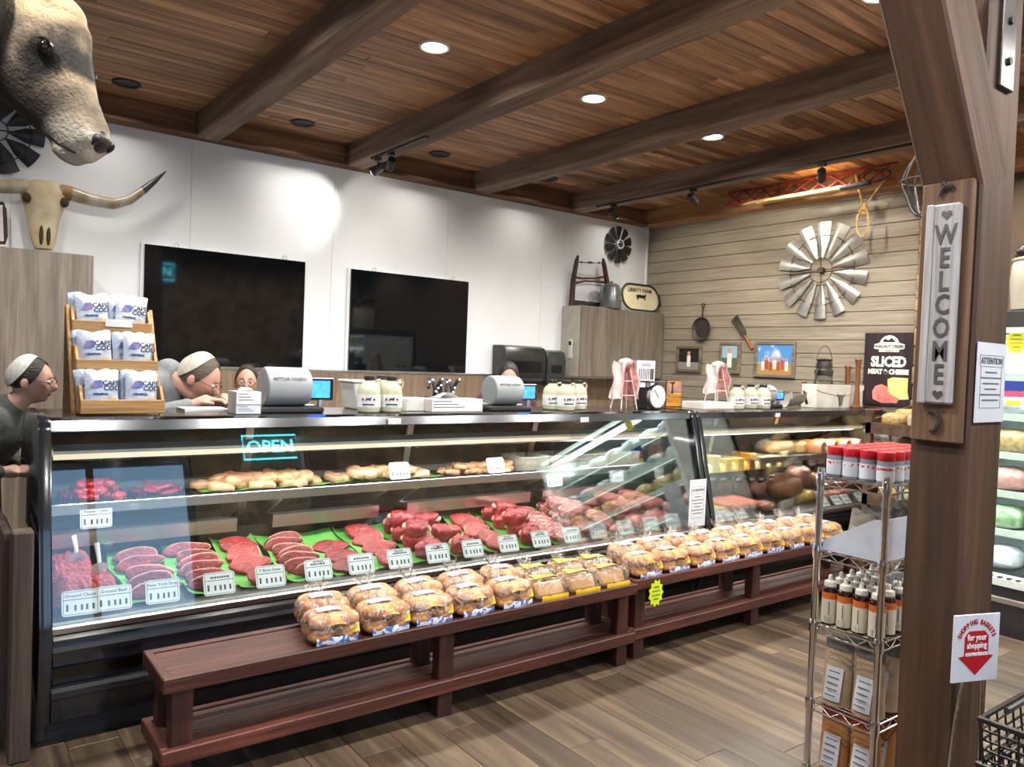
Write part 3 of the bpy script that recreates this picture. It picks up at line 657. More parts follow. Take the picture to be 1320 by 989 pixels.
# ================================================================ longhorn skull, metal frame
M_bone = pm('aged_bone', '#CDBFA0', .65, col2='#B5A078', scale=9, bump=.15)
M_horn = pm('horn_pale', '#B9AE9A', .3, col2='#8C7A5E', scale=5, stretch=(2, 1, 1))
YS = 6.5
sk0 = Yp(YS, 57, 262)
sl = thing('longhorn_skull', 'bleached longhorn skull with one dark-tipped horn sweeping up on the white wall', 'skull', (sk0.x, YS, 2.2))
cz = sk0.z
prof = [(-.33, .055, .05), (-.29, .07, .06), (-.22, .085, .06), (-.12, .1, .07), (-.03, .125, .085), (.03, .15, .09), (.09, .155, .085), (.13, .13, .07), (.15, .08, .04)]
V = []; F = []; nn = 14
for dz, rx, ry in prof:
    for k in range(nn):
        a = 2*PI*k/nn; rr = 1+.08*math.sin(3*a+dz*9); V.append((sk0.x+rx*math.cos(a)*rr, YS-.03+ry*math.sin(a)*rr, cz+dz))
for i in range(len(prof)-1):
    for k in range(nn): F.append((i*nn+k, i*nn+(k+1) % nn, (i+1)*nn+(k+1) % nn, (i+1)*nn+k))
F += [tuple(range(nn)), tuple((len(prof)-1)*nn+k for k in range(nn))]
part('skull', G().add(V, F), M_bone, sl, smooth=True)
M_hole = pm('bone_cavity', '#4A3A28', .9, col2='#2E2418')
for s_ in (-1, 1):
    part('eye_socket', G().ball((sk0.x+s_*.115, YS-.085, cz+.01), (.03, .03, .035), 12, 8), M_hole, sl, smooth=True)
    part('nasal_opening', G().ball((sk0.x+s_*.022, YS-.085, cz-.24), (.014, .02, .07), 10, 8), M_hole, sl, smooth=True)
pts = [Yp(YS-.04, *p) for p in ((74, 246), (92, 250), (118, 258), (146, 263), (166, 258), (184, 246), (200, 233), (214, 221))]
part('horn', G().tube(pts[:6], [.05, .052, .045, .04, .036, .03], 12), M_horn, sl, smooth=True)
part('horn_tip', G().tube(pts[5:], [.03, .02, .004], 12), pm('horn_black', (.03, .028, .026), .25, col2=(.08, .07, .06), scale=8), sl, smooth=True)
pl2 = [Vector((2*sk0.x-p.x, p.y, p.z)) for p in pts]
part('horn', G().tube(pl2[:6], [.05, .052, .045, .04, .036, .03], 12), M_horn, sl, smooth=True)
part('horn_tip', G().tube(pl2[5:], [.03, .02, .004], 12), MATS['horn_black'], sl, smooth=True)
part('horn_band', G().tube([pts[0]+(pts[1]-pts[0])*.3, pts[1]], [.053, .055], 12), pm('horn_band', '#8A6238', .6, col2='#A87C4C'), sl, smooth=True)
fr = [Yp(6.45, *p) for p in ((-30, 262), (4, 262), (6, 270), (7.5, 305), (6, 313), (-30, 313))]
tag(part('wall_ornament', G().tube(fr, .012, 8, closed=True), M_rust, smooth=True), 'thin rusty rounded metal frame beside the longhorn skull', 'frame')
# ================================================================ things on top of the cases
ZT = 1.2625
M_pine = wood('honey_pine', '#8A6336', '#A87E4A', '#BE965E', 0, .5, 1.2, .15, .08)
M_pinez = wood('honey_pine_upright', '#8E673A', '#AC834E', '#C29A62', 2, .5, 1.2, .15, .05)
M_card = pm('white_card', '#E4E6EA', .5)
M_grey_ink = pm('grey_ink', '#5A6068', .6)
# three-tier chip stand
rx0, rx1 = .505, .83
rk = thing('chip_stand', 'three-tier honey pine countertop stand filled with chip bags', 'display stand', ((rx0+rx1)/2, 3.8, ZT))
tiers = [(3.6, ZT+.008), (3.74, ZT+.175), (3.88, ZT+.345)]
for ty, tz in tiers:
    part('tray_front', G().box(rx0, rx1, ty, ty+.012, tz, tz+.058), M_pine, rk, bevel=.002)
    part('tray_floor', G().box(rx0+.012, rx1-.012, ty+.012, ty+.15, tz, tz+.01), M_pine, rk)
    for xx in (rx0, rx1-.012):
        part('tray_side', G().prism([(ty+.012, tz), (ty+.012, tz+.058), (ty+.06, tz+.115), (ty+.155, tz+.115), (ty+.155, tz)], xx, xx+.012, 0), M_pine, rk, bevel=.001)
for xx in (rx0-.016, rx1+.002):
    part('slanted_leg', G().prism([(3.7, ZT), (3.725, ZT), (3.985, ZT+.47), (3.96, ZT+.47)], xx, xx+.014, 0), M_pinez, rk, bevel=.002)
part('back_foot', G().box(rx0-.016, rx1+.016, 3.985, 4.0, ZT, ZT+.46), M_pinez, rk)
part('price_card', G().box(rx0+.13, rx0+.24, 3.872, 3.877, tiers[2][1]+.035, tiers[2][1]+.068), M_card, rk)
# chip bag
M_bagw = pm('white_foil_bag', '#C9D3E2', .28, .15, col2='#AEBBD0', scale=14, bump=.5, bscale=16)
def bag_pillow(w, h, t, n=10, m=12, seal=.06):
    def f(u, v, s):
        x = (u-.5)*w; z = v*h; e = max(0, math.sin(PI*u))**.55*max(0, math.sin(PI*min(1, max(0, (v-seal)/(1-2*seal)))))**.5
        return (x*(1-.06*math.sin(PI*v)), s*(t/2*e+.0015), z+.006*math.sin(u*9)*(v > .95))
    g = G(); g.grid(n, m, lambda u, v: f(u, v, -1)); g.grid(n, m, lambda u, v: f(1-u, v, 1)); return g
cbag = thing('chip_bag', 'x', 'chip bag', (0, 0, 0))
part('bag', bag_pillow(.135, .17, .04), M_bagw, cbag, smooth=True, ang=80)
def decal(name, poly, mat, parent, y, dy=.0012): return part(name, G().prism(poly, y-dy, y, 1), mat, parent)
decal('picture', [(-.045, .098), (-.03, .125), (-.005, .128), (.0, .12), (.0, .098), (-.02, .092)], pm('chip_picture_blue', '#3D5FA0', .4, col2='#8C6FA8', scale=40), cbag, -.0225)
decal('chips_print', [(.012, .03), (.03, .055), (.05, .05), (.058, .03), (.05, .02), (.02, .02)], pm('chip_picture_gold', '#C9923C', .5, col2='#E0B868', scale=60), cbag, -.0215)
lettering('CAPE', .028, pm('navy_print', '#1C2340', .5), cbag, (.032, -.0232, .115), (PI/2, 0, 0), bold=.0006)
lettering('COD', .028, MATS['navy_print'], cbag, (.034, -.0232, .093), (PI/2, 0, 0), bold=.0006)
lettering('ORIGINAL', .013, MATS['navy_print'], cbag, (-.008, -.0225, .068), (PI/2, 0, 0), bold=.0004)
first = True; rng = random.Random(11)
row_name = ('front', 'middle', 'back'); tier_name = ('bottom', 'middle', 'top'); dx_l = ('end nearest the case corner', 'end nearest the glove boxes')
for ti, (ty, tz) in enumerate(tiers):
    for ci, cx_ in enumerate((rx0+.085, rx0+.242)):
        for ri in range(3):
            y = ty+.04+ri*.042; zz = tz+.0105; lean = math.radians(-7-3*rng.random())
            lab = 'white chip bag, %s of the %s tier, %s' % (row_name[ri], tier_name[ti], dx_l[ci])
            x = cx_+(rng.random()-.5)*.012-(.02 if ri else 0); rz = math.radians(rng.uniform(-6, 6)); 
            if first: o = cbag; o.location = (x, y, zz); o.rotation_euler = (lean, 0, rz); o['label'] = lab; o['group'] = 'chip bags on the pine stand'; first = False
            else: o = dup(cbag, (x, y, zz), label=lab, rot=(lean, math.radians(rng.uniform(-4, 4)), rz))
# boxes of gloves and wrap
def carton(name, x0, x1, y0, y1, z0, h, label, side='#A5A29C', front='#D8DEEA', lines=3, cat='box', group=None):
    c = thing(name, label, cat, ((x0+x1)/2, (y0+y1)/2, z0), 0, group)
    part('carton', G().box(x0, x1, y0, y1, z0, z0+h), pm('carton_'+side, side, .6), c, bevel=.002)
    part('front_label', G().box(x0+.003, x1-.003, y0-.0015, y0-.0002, z0+.003, z0+h-.003), pm('carton_label_'+front, front, .5), c)
    for k in range(lines): part('print_line', G().box(x0+.012, x0+.012+(x1-x0)*(.35+.25*((k*7) % 3)/2), y0-.0022, y0-.0014, z0+h*(.78-.22*k), z0+h*(.78-.22*k)+h*.06), M_grey_ink, c)
    return c
xa, xb = at(3.6, 305), at(3.6, 338)
carton('glove_box', xa, xb, 3.6, 3.72, ZT+.0, .043, 'lower white and blue glove box of the pair by the clipboard')
carton('glove_box', xa, xb, 3.6, 3.72, ZT+.0435, .062, 'upper white glove box of the pair, with a tissue poking out')
tag(part('glove_tissue', G().ball((xa+.06, 3.66, ZT+.111), (.035, .025, .012), 10, 6, lambda d, p: p*(1+.5*fractal(d, 3))), M_card, smooth=True), 'crumpled white tissue on the upper glove box', 'tissue')
# clipboard paper
tag(part('paper_pad', G().box(at(3.85, 236), at(3.85, 292), 3.8, 3.96, ZT, ZT+.012), M_card), 'white paper pad under the grey cardigan woman\'s hands', 'paper')
# labelling scales
M_scale = pm('scale_grey_plastic', '#9CA0A2', .4, col2='#92969A'); M_scaled = pm('scale_face_grey', '#7E8386', .45)
M_screenb = pm('blue_touch_screen', '#1F4FC8', .2, emis='#2F6BFF', estr=2.2, col2='#3C8CFF', scale=30)
def scale(px, py_top, Y, label, k=1.0):
    x = at(Y, px); r = .095*k; s = thing('label_scale', label, 'scale', (x, Y, ZT))
    zc = ZT+.032+r
    part('base', G().box(x-.06*k, x+.28*k, Y-.09, Y+.12, ZT, ZT+.03), M_blackm, s, bevel=.008)
    part('printer_drum', G().tube([(x, Y, zc), (x+.01, Y, zc), (x+.2*k, Y, zc), (x+.215*k, Y, zc)], [r*.96, r, r, r*.94], 28), M_scale, s, smooth=True)
    part('drum_face', G().tube([(x-.004, Y, zc), (x+.001, Y, zc)], [r*.9, r*.93], 28), M_scaled, s, smooth=True)
    lettering('METTLER TOLEDO', .02*k, M_grey_ink, s, Vector((x+.1*k, Y-r*.93-.002, zc+r*.42))-Vector(s.location), (PI/2-.45, 0, 0), bold=.0003)
    part('screen_housing', G().box(x+.2*k, x+.34*k, Y-.06, Y-.035, ZT+.06, ZT+.175*k), M_scale, s, bevel=.005)
    bz = part('screen_bezel', G().box(x+.205*k, x+.335*k, Y-.066, Y-.059, ZT+.065, ZT+.17*k), M_black, s, bevel=.002)
    part('screen', G().box(x+.215*k, x+.315*k, Y-.0675, Y-.0655, ZT+.075, ZT+.16*k), M_screenb, bz)
    part('foot', G().cyl((x+.27*k, Y-.05, ZT), (x+.27*k, Y-.05, ZT+.065), .016, n=12), M_steel, s, smooth=True)
    part('weigh_plate', G().box(x-.05, x+.27*k, Y+.0, Y+.19, ZT+.03, ZT+.036), M_steel, s, bevel=.003)
scale(340, 480, 3.72, 'grey drum label scale with blue screen beside the glove boxes')
scale(632, 486, 3.72, 'grey drum label scale between the string lights and the jugs', .92)
scale(978, 488, 3.78, 'grey label scale among the jugs on the deli case', .8)
# white tub and wrap behind the first jugs
tb = thing('plastic_tub', 'white plastic tub with a round green sticker behind the cream jugs', 'tub', (at(3.9, 470), 3.9, ZT))
x = at(3.9, 478); part('tub', G().prism([(x-.11, ZT), (x+.11, ZT), (x+.14, ZT+.15), (x-.14, ZT+.15)], 3.82, 4.0, 1), pm('tub_white', '#C7CCCB', .4), tb, bevel=.006)
part('rim', G().box(x-.148, x+.148, 3.812, 4.008, ZT+.146, ZT+.16), MATS['tub_white'], tb, bevel=.004)
part('sticker', G().tube([(x-.09, 3.816, ZT+.06), (x-.09, 3.819, ZT+.06)], .028, 16), pm('mint_sticker', '#9FC9B4', .5), tb)
# cream jugs
M_cream2 = pm('cream_jug_glass', '#B9B79E', .12, col2='#AFAD94', coat=.6); M_lab = pm('jug_label', '#D9DBDC', .5); M_red = pm('red_print', '#A02030', .5)
jug = thing('glass_jug', 'x', 'jug', (0, 0, 0))
part('bottle', G().lathe([(.052, 0), (.058, .006), (.06, .02), (.06, .11), (.054, .135), (.034, .155), (.026, .163), (.026, .172)], 20), M_cream2, jug, smooth=True)
part('cap', G().lathe([(.028, .168), (.029, .17), (.029, .188), (.026, .19)], 16), M_blackm, jug, smooth=True)
part('handle', G().tube([(.024, 0, .162), (.05, 0, .172), (.062, 0, .155), (.056, 0, .13)], .006, 8), M_cream2, jug, smooth=True)
part('label', G().tube([(0, 0, .028), (0, 0, .095)], .0612, 20, cap=False), M_lab, jug, smooth=True)
part('red_mark', G().prism([(-.036, .07), (-.029, .077), (-.022, .07), (-.029, .063)], -.0625, -.055, 1), M_red, jug)
part('red_mark', G().prism([(.022, .07), (.029, .077), (.036, .07), (.029, .063)], -.0585, -.05, 1), M_red, jug)
part('cow_mark', G().prism([(-.014, .062), (-.012, .076), (.008, .077), (.014, .082), (.016, .074), (.011, .07), (.011, .062), (.007, .062), (.006, .068), (-.007, .068), (-.009, .062)], -.0632, -.058, 1), pm('dark_print', '#30343C', .6), jug)
part('word_strip', G().box(-.03, .03, -.0632, -.05, .042, .047), MATS['dark_print'], jug)
spots = [(477, 3.66, 'first pair by the white tub'), (505, 3.66, 'first pair by the white tub'), (492, 3.8, 'behind the first pair'), (713, 3.74, 'trio beside the second scale'), (731, 3.66, 'trio beside the second scale'), (746, 3.74, 'trio beside the second scale'),
         (951, 3.66, 'trio on the deli case'), (969, 3.7, 'trio on the deli case'), (985, 3.66, 'trio on the deli case')]
for i, (px, Y, w_) in enumerate(spots):
    lab = 'glass jug of cream with a white label, ' + w_; p = (at(Y, px), Y, ZT); rz = math.radians(-30+7*i % 20)
    if i == 0: jug.location = p; jug.rotation_euler = (0, 0, rz); jug['label'] = lab; jug['group'] = 'cream jugs on the cases'
    else: dup(jug, p, rz, label=lab)
# wrap boxes and string lights
carton('wrap_box', at(3.7, 525), at(3.7, 556), 3.7, 3.85, ZT, .07, 'plain white wrap box behind the long carton', '#C4C2BC', '#CFCFCD', 0)
carton('wrap_box', at(3.62, 558), at(3.62, 624), 3.62, 3.76, ZT, .072, 'long white carton with grey print beside the second scale', '#B8B6B0', '#D4D6DA', 3)
tag(part('paper_sheet', G().grid(8, 6, lambda u, v: (at(3.66, 566)+.13*u, 3.65+.09*v, ZT+.078+.03*u*(1-u)*4*(.5+.5*math.sin(5*v+3*u)))), M_card, smooth=True), 'loose white paper sheet on the long carton', 'paper')
sl_ = thing('string_lights', 'tangle of blue-white string lights on a dark wire wreath', 'string lights', (at(3.9, 572), 3.92, ZT))
x = at(3.92, 572); cyc = [(x-.1+.2*t, 3.92+.02*math.sin(t*31), ZT+.12+.055*math.sin(t*21)) for t in [k/60 for k in range(61)]]
part('wire', G().tube(cyc, .012, 6), M_blackm, sl_, smooth=True)
part('stand', G().box(x-.11, x+.11, 3.9, 3.95, ZT, ZT+.07), M_blackm, sl_, bevel=.004)
Mbulb = pm('cool_white_bulb', (.8, .88, 1), .4, emis=(.7, .82, 1), estr=9)
for k in range(2, 60, 4): part('bulb', G().ball((cyc[k][0], cyc[k][1]-.012, cyc[k][2]), .005, 8, 5), Mbulb, sl_)
# plastic bag stands
M_film = glass('clear_film', (.96, .96, .97), .5, 22, .05); M_redfilm = pm('red_printed_film', '#C8565A', .3, col2='#E0A0A0', scale=30, alpha=.75, bump=.4)
M_filmw = pm('milky_film', '#D8D4D2', .3, col2='#C8C2C0', scale=20, bump=.5, alpha=.6)
def bag_stand(px, Y, label, z0, h):
    x = at(Y, px); s = thing('bag_stand', label, 'bag stand', (x, Y, z0))
    for dy in (-.05, .05):
        for sx in (-1, 1): part('leg', G().tube([(x+sx*.075, Y+dy, z0+.004), (x+sx*.03, Y+dy*.3, z0+h*.9)], .004, 6), M_white_enamel, s)
    for zz in (.3, .6): part('crossbar', G().tube([(x-.075*(1-zz*.65), Y-.05*(1-zz*.7), z0+h*zz), (x+.075*(1-zz*.65), Y-.05*(1-zz*.7), z0+h*zz)], .003, 6), M_white_enamel, s)
    for sx in (-1, 1):
        def f(u, v): return (x+sx*(.028+.05*v+.012*math.sin(u*8+v*4)), Y-.055+.12*u+.01*math.sin(v*9), z0+h*(1-.8*v)+.008*math.sin(7*u))
        part('printed_bags', G().grid(10, 12, f), M_redfilm, s, smooth=True)
        part('bag_film', G().grid(10, 12, lambda u, v: Vector(f(u, v))+Vector((sx*.014, -.006, .004))), M_filmw, s, smooth=True)
    part('bag_fold', G().ball((x, Y, z0+h), (.05, .055, .028), 14, 8, lambda d, p: p*(1+.25*fractal(d, 4))), M_filmw, s, smooth=True)
bag_stand(806, 3.72, 'white wire stand of red printed bags beside the dial scale', ZT, .32)
xb0, xb1 = at(3.68, 903), at(3.68, 944)
carton('flat_carton', xb0, xb1, 3.64, 3.84, ZT, .05, 'flat white carton under the bag stand on the deli case', '#C9C6C0', '#DCDAD6', 0)
bag_stand(925, 3.74, 'white wire stand of red printed bags on the deli case', ZT+.0505, .28)
# dial scale
ds = thing('dial_scale', 'kitchen dial scale with round white face and black platform', 'scale', (at(3.68, 843), 3.68, ZT))
x = at(3.68, 843); zc = ZT+.092
part('base', G().prism([(3.66, ZT), (3.8, ZT), (3.76, ZT+.15), (3.69, ZT+.15)], x-.06, x+.06, 0), M_blackm, ds, bevel=.006)
part('platform', G().box(x-.1, x+.1, 3.63, 3.83, ZT+.185, ZT+.195), M_blackm, ds, bevel=.004)
part('stem', G().cyl((x, 3.73, ZT+.14), (x, 3.73, ZT+.186), .02), M_steel, ds)
part('dial_rim', G().tube([(x, 3.66, zc), (x, 3.635, zc)], [.083, .08], 28), M_steel, ds, smooth=True)
dl = part('dial_face', G().tube([(x, 3.6345, zc), (x, 3.633, zc)], [.074, .074], 28), M_card, ds)
for k in range(12): 
    a = k*PI/6; part('tick', G().box(-.0015, .0015, -.0006, .0006, .06, .07, Matrix.Translation((x, 3.6325, zc)) @ Matrix.Rotation(a, 4, 'Y')), M_ink, dl)
part('needle', G().box(-.002, .002, -.001, .001, -.01, .058, Matrix.Translation((x, 3.631, zc)) @ Matrix.Rotation(-.7, 4, 'Y')), M_red if False else M_ink, dl)
# sunset picture and price chart behind
xp = at(3.9, 860); pp = thing('landscape_print', 'sunset landscape print propped behind the dial scale', 'picture', (xp+.06, 3.9, ZT))
part('board', G().box(xp, xp+.17, 3.9, 3.912, ZT, ZT+.2), M_iron, pp)
part('sky_print', G().box(xp+.004, xp+.166, 3.898, 3.9, ZT+.11, ZT+.196), pm('print_violet_sky', '#5C5A80', .4, col2='#C88A58', scale=8), pp)
part('water_print', G().box(xp+.004, xp+.166, 3.8978, 3.9, ZT+.004, ZT+.109), pm('print_gold_water', '#D89A30', .4, col2='#6A4020', scale=9, stretch=(.4, 1, 3)), pp)
part('tree_print', G().prism([(xp+.05, ZT+.1), (xp+.06, ZT+.17), (xp+.02, ZT+.185), (xp+.1, ZT+.19), (xp+.07, ZT+.165), (xp+.075, ZT+.1)], 3.8965, 3.898, 1), M_ink, pp)
xq = at(3.98, 822); pc = thing('price_chart', 'white chart with black bars propped behind the bag stand', 'chart', (xq+.06, 3.99, ZT))
part('card', G().box(xq, xq+.19, 3.985, 3.992, ZT, ZT+.34), M_card, pc)
for k in range(8): part('bar', G().box(xq+.02+k*.02, xq+.026+k*.02+(.008 if k > 5 else 0), 3.983, 3.9848, ZT+.2, ZT+.28), M_ink, pc)
for k in range(2): part('print_line', G().box(xq+.05, xq+.14, 3.983, 3.9848, ZT+.31-k*.012, ZT+.315-k*.012), M_grey_ink, pc)
# scoop, lantern, wooden tools, white box with a bull's head
x = at(3.8, 1018); sc = thing('metal_scoop', 'broad galvanised scoop leaning on the deli case', 'scoop', (x, 3.75, ZT))
part('bowl', G().grid(12, 6, lambda u, v: (x-.12+.22*v, 3.76-.07*math.cos(PI*u)*(.7+.3*v), ZT+.004+.11*(1-math.sin(PI*u))*(.6+.4*v)+.02*v)), M_silver, sc, smooth=True)
part('handle', G().tube([(x+.1, 3.72, ZT+.14), (x+.17, 3.74, ZT+.05), (x+.24, 3.76, ZT+.012)], .012, 8), M_oldwood, sc, smooth=True)
x = at(3.93, 1062); la = thing('oil_lantern', 'old black oil lantern with glass globe and wire bail on the deli case', 'lantern', (x, 3.93, ZT))
part('tank', G().lathe([(0.000, 0.000), (0.113, 0.000), (0.121, 0.024), (0.097, 0.073), (0.049, 0.097), (0.000, 0.097)], 20, (x, 3.93, ZT)), M_iron, la, smooth=True)
part('globe', G().lathe([(0.057, 0.105), (0.089, 0.162), (0.091, 0.211), (0.065, 0.275), (0.062, 0.279), (0.081, 0.211), (0.081, 0.162), (0.049, 0.105)], 20, (x, 3.93, ZT)), glass('lantern_glass', (.9, .92, .9), .5), la, smooth=True)
part('burner', G().cyl((x, 3.93, ZT+0.097), (x, 3.93, ZT+0.138), .032), M_iron, la)
part('chimney', G().lathe([(0.073, 0.279), (0.081, 0.292), (0.081, 0.324), (0.065, 0.340), (0.068, 0.373), (0.057, 0.405), (0.073, 0.424), (0.000, 0.437)], 20, (x, 3.93, ZT)), M_iron, la, smooth=True)
for s_ in (-1, 1): part('side_tube', G().tube([(x+s_*.097, 3.93, ZT+0.049), (x+s_*.138, 3.93, ZT+0.097), (x+s_*.13, 3.93, ZT+0.292), (x+s_*.097, 3.93, ZT+0.332), (x+s_*.073, 3.93, ZT+0.324)], .009, 8), M_iron, la, smooth=True)
part('bail', G().tube([(x+0.138*math.cos(a), 3.93, ZT+0.340+0.21*math.sin(a)) for a in [k*PI/16 for k in range(17)]], .003, 6), M_iron, la, smooth=True)
x = at(3.68, 1051); x2 = at(3.68, 1111); bb = thing('bull_box', 'white gift box printed with a dark bull head', 'box', ((x+x2)/2, 3.7, ZT))
part('box', G().box(x, x2, 3.66, 3.8, ZT, ZT+.2), M_cream if False else pm('white_box_card', '#D5D2CA', .5), bb, bevel=.003)
part('flap', G().prism([(x-.003, ZT+.203), (x-.003, ZT+.16), (x+.06, ZT+.14), ((x+x2)/2, ZT+.1), (x2-.06, ZT+.14), (x2+.003, ZT+.16), (x2+.003, ZT+.203)], 3.654, 3.6595, 1), MATS['white_box_card'], bb)
xm = (x+x2)/2
part('bull_head', G().prism([(xm-.04, ZT+.1), (xm-.02, ZT+.115), (xm+.02, ZT+.115), (xm+.04, ZT+.1), (xm+.028, ZT+.06), (xm+.018, ZT+.02), (xm-.018, ZT+.02), (xm-.028, ZT+.06)], 3.651, 3.6538, 1), pm('bull_print', '#3A3A3C', .6, col2='#7A7876', scale=60), bb)
for s_ in (-1, 1): part('bull_horn', G().tube([(xm+s_*.03, 3.652, ZT+.11), (xm+s_*.055, 3.652, ZT+.112), (xm+s_*.062, 3.652, ZT+.132)], [.006, .005, .001], 6), MATS['bull_print'], bb)
for px, Y, h, r, lab in ((1037, 3.95, .22, .02, 'short dark wooden tool handle behind the metal scoop'), (1093, 3.9, .38, .028, 'turned wooden masher with flared top behind the bull box'), (1106, 3.6, .44, .026, 'tall brown wooden paddle by the poster')):
    x = at(Y, px); t = thing('wooden_tool', lab, 'wooden tool', (x, Y, ZT))
    part('shaft', G().lathe([(r*1.1, 0), (r*1.15, .02), (r*.75, h*.4), (r*.8, h*.85), (r*1.2, h*.97), (r*.9, h)], 12, (x, Y, ZT)), wood('tool_wood', '#4A2A16', '#6E4426', '#8A5A34', 2, .5), t, smooth=True)
    part('foot', G().lathe([(r*1.9, 0), (r*2, .012), (r*1.2, .025)], 12, (x, Y, ZT)), MATS['tool_wood'], t, smooth=True)
# small shelf tags stuck on the case fascias
for px, py, w_, lab in ((508, 543, .07, 'small white tag on the meat case fascia under the jugs'), (753, 541, .06, 'small white tag on the meat case fascia under the second trio of jugs'), (1002, 535, .05, 'small white tag on the deli case fascia')):
    p = Yp(3.487, px, py); tag(part('shelf_tag', G().box(p.x-w_/2, p.x+w_/2, 3.478, 3.487, p.z-.014, p.z+.014), M_card), lab, 'tag')
# ================================================================ what lies in the meat case
def meat_mat(name, a, b, fat, amt=.62, scale=26, rough=.32, bump=.35):
    if name in MATS: return MATS[name]
    m = pm(name, a, rough, 0, col2=b, scale=scale*.6, bump=bump, bscale=scale*2.5, coat=.0, spec=.35)
    n = m.node_tree.nodes; l = m.node_tree.links; b_ = n['Principled BSDF']; src = b_.inputs['Base Color'].links[0].from_socket
    mp = _coord(n, l, (1, 1.8, 1)); nz = n.new('ShaderNodeTexNoise'); nz.inputs['Scale'].default_value = scale; nz.inputs['Detail'].default_value = 6; nz.inputs['Distortion'].default_value = 2.2
    l.new(mp.outputs[0], nz.inputs[0]); cr = n.new('ShaderNodeValToRGB'); cr.color_ramp.elements[0].position = amt; cr.color_ramp.elements[1].position = amt+.08
    l.new(nz.outputs[0], cr.inputs[0]); mx = n.new('ShaderNodeMix'); mx.data_type = 'RGBA'; l.new(cr.outputs[0], mx.inputs[0]); l.new(src, mx.inputs[6]); mx.inputs[7].default_value = rgb(fat)
    l.new(mx.outputs[2], b_.inputs['Base Color']); return m
M_beef1 = meat_mat('beef_dark', '#5E1218', '#861F26', '#C08078', .64)
M_beef2 = meat_mat('beef_bright', '#7A161E', '#A02A30', '#CF948C', .63)
M_beef3 = meat_mat('beef_marbled', '#7E262C', '#A84A4C', '#D8B0A6', .55)
M_fat = pm('beef_fat', '#C9A08E', .5, col2='#B57F74', scale=20, bump=.2)
M_ground = pm('ground_beef', '#8E1C26', .5, col2='#B53C3C', scale=60, bump=.8, bscale=80)
M_chick = pm('raw_chicken', '#C4A47A', .45, col2='#C48A6E', scale=12, bump=.4)
M_chick2 = pm('raw_chicken_pink', '#C28870', .45, col2='#CBA886', scale=12, bump=.4)
M_paper = pm('green_butcher_paper', '#5FA84A', .6, col2='#4E963C', scale=3, bump=.2)
M_tray = pm('black_meat_tray', (.015, .015, .017), .2)
def slab(rx, ry, h, seed, lump=.18, n=22, dome=.25):
    rn = random.Random(seed); ph = [rn.random()*6.28 for _ in range(5)]; am = [rn.uniform(.4, 1)*lump/(k+1.2) for k in range(5)]
    R = [1+sum(am[k]*math.sin((k+1)*2*PI*i/n+ph[k]) for k in range(5)) for i in range(n)]
    g = G(); V = []; rings = [(.05, h), (.3, h), (.55, h*(1-dome*.06)), (.78, h*(1-dome*.15)), (.93, h*(1-dome*.4)), (.99, h*.75), (1.0, h*.45), (.98, h*.12), (.92, 0), (.05, 0)]
    for f, z in rings:
        for i in range(n):
            a = 2*PI*i/n; w = 1+.05*mnoise.noise(Vector((math.cos(a)*3+seed, math.sin(a)*3, f*4)))
            V.append((rx*R[i]*f*w*math.cos(a), ry*R[i]*f*w*math.sin(a), z+h*.3*mnoise.noise(Vector((f*3.2*math.cos(a)+seed, f*3.2*math.sin(a), 3)))*(z > 0)))
    F = [(j*n+i, j*n+(i+1) % n, (j+1)*n+(i+1) % n, (j+1)*n+i) for j in range(len(rings)-1) for i in range(n)]
    F += [tuple(range(n))[::-1], tuple((len(rings)-1)*n+i for i in range(n))]
    rim = [(rx*R[i]*1.0*math.cos(2*PI*i/n), ry*R[i]*1.0*math.sin(2*PI*i/n), h*.5) for i in range(-1, n//2-1)]
    return g.add(V, F), G().tube(rim, [h*.08]+[h*.22]*(len(rim)-2)+[h*.08], 6)
CUTS = {}
def cut(kind, seed):
    if (kind, seed) in CUTS: return CUTS[(kind, seed)]
    rx, ry, h, mat, lump = {'strip': (.1, .036, .02, M_beef1, .3), 'steak': (.09, .055, .019, M_beef2, .34), 'flat': (.095, .06, .013, M_beef1, .22), 'roast': (.085, .058, .07, M_beef2, .3), 'chop': (.08, .052, .024, M_beef3, .36), 'marbled': (.1, .068, .055, M_beef3, .34)}[kind]
    a, b = slab(rx, ry, h, seed, lump); CUTS[(kind, seed)] = (a.mesh(kind+'_cut', smooth=True, ang=70), b.mesh('fat_rim', smooth=True, ang=80), mat); return CUTS[(kind, seed)]
_ncut = [0]
def place_cut(kind, seed, loc, rot, label, group, name, fat=True):
    a, b, m = cut(kind, seed); o = link(name, a, m, None, loc, rot); tag(o, label, 'meat', group)
    if fat: link('fat_rim', b, M_fat, o, (0, 0, 0), (0, 0, 0), True)
    return o
TILT = math.atan(.17)
tagx = [(104, 793), (147, 783), (210, 773), (283, 764), (349, 754), (411, 744), (466, 737), (516, 730), (565, 723), (610, 716), (656, 709), (698, 702), (738, 697), (772, 691), (807, 687), (840, 684), (868, 680)]
TX = [Yp(3.385, p[0], p[1]).x for p in tagx]
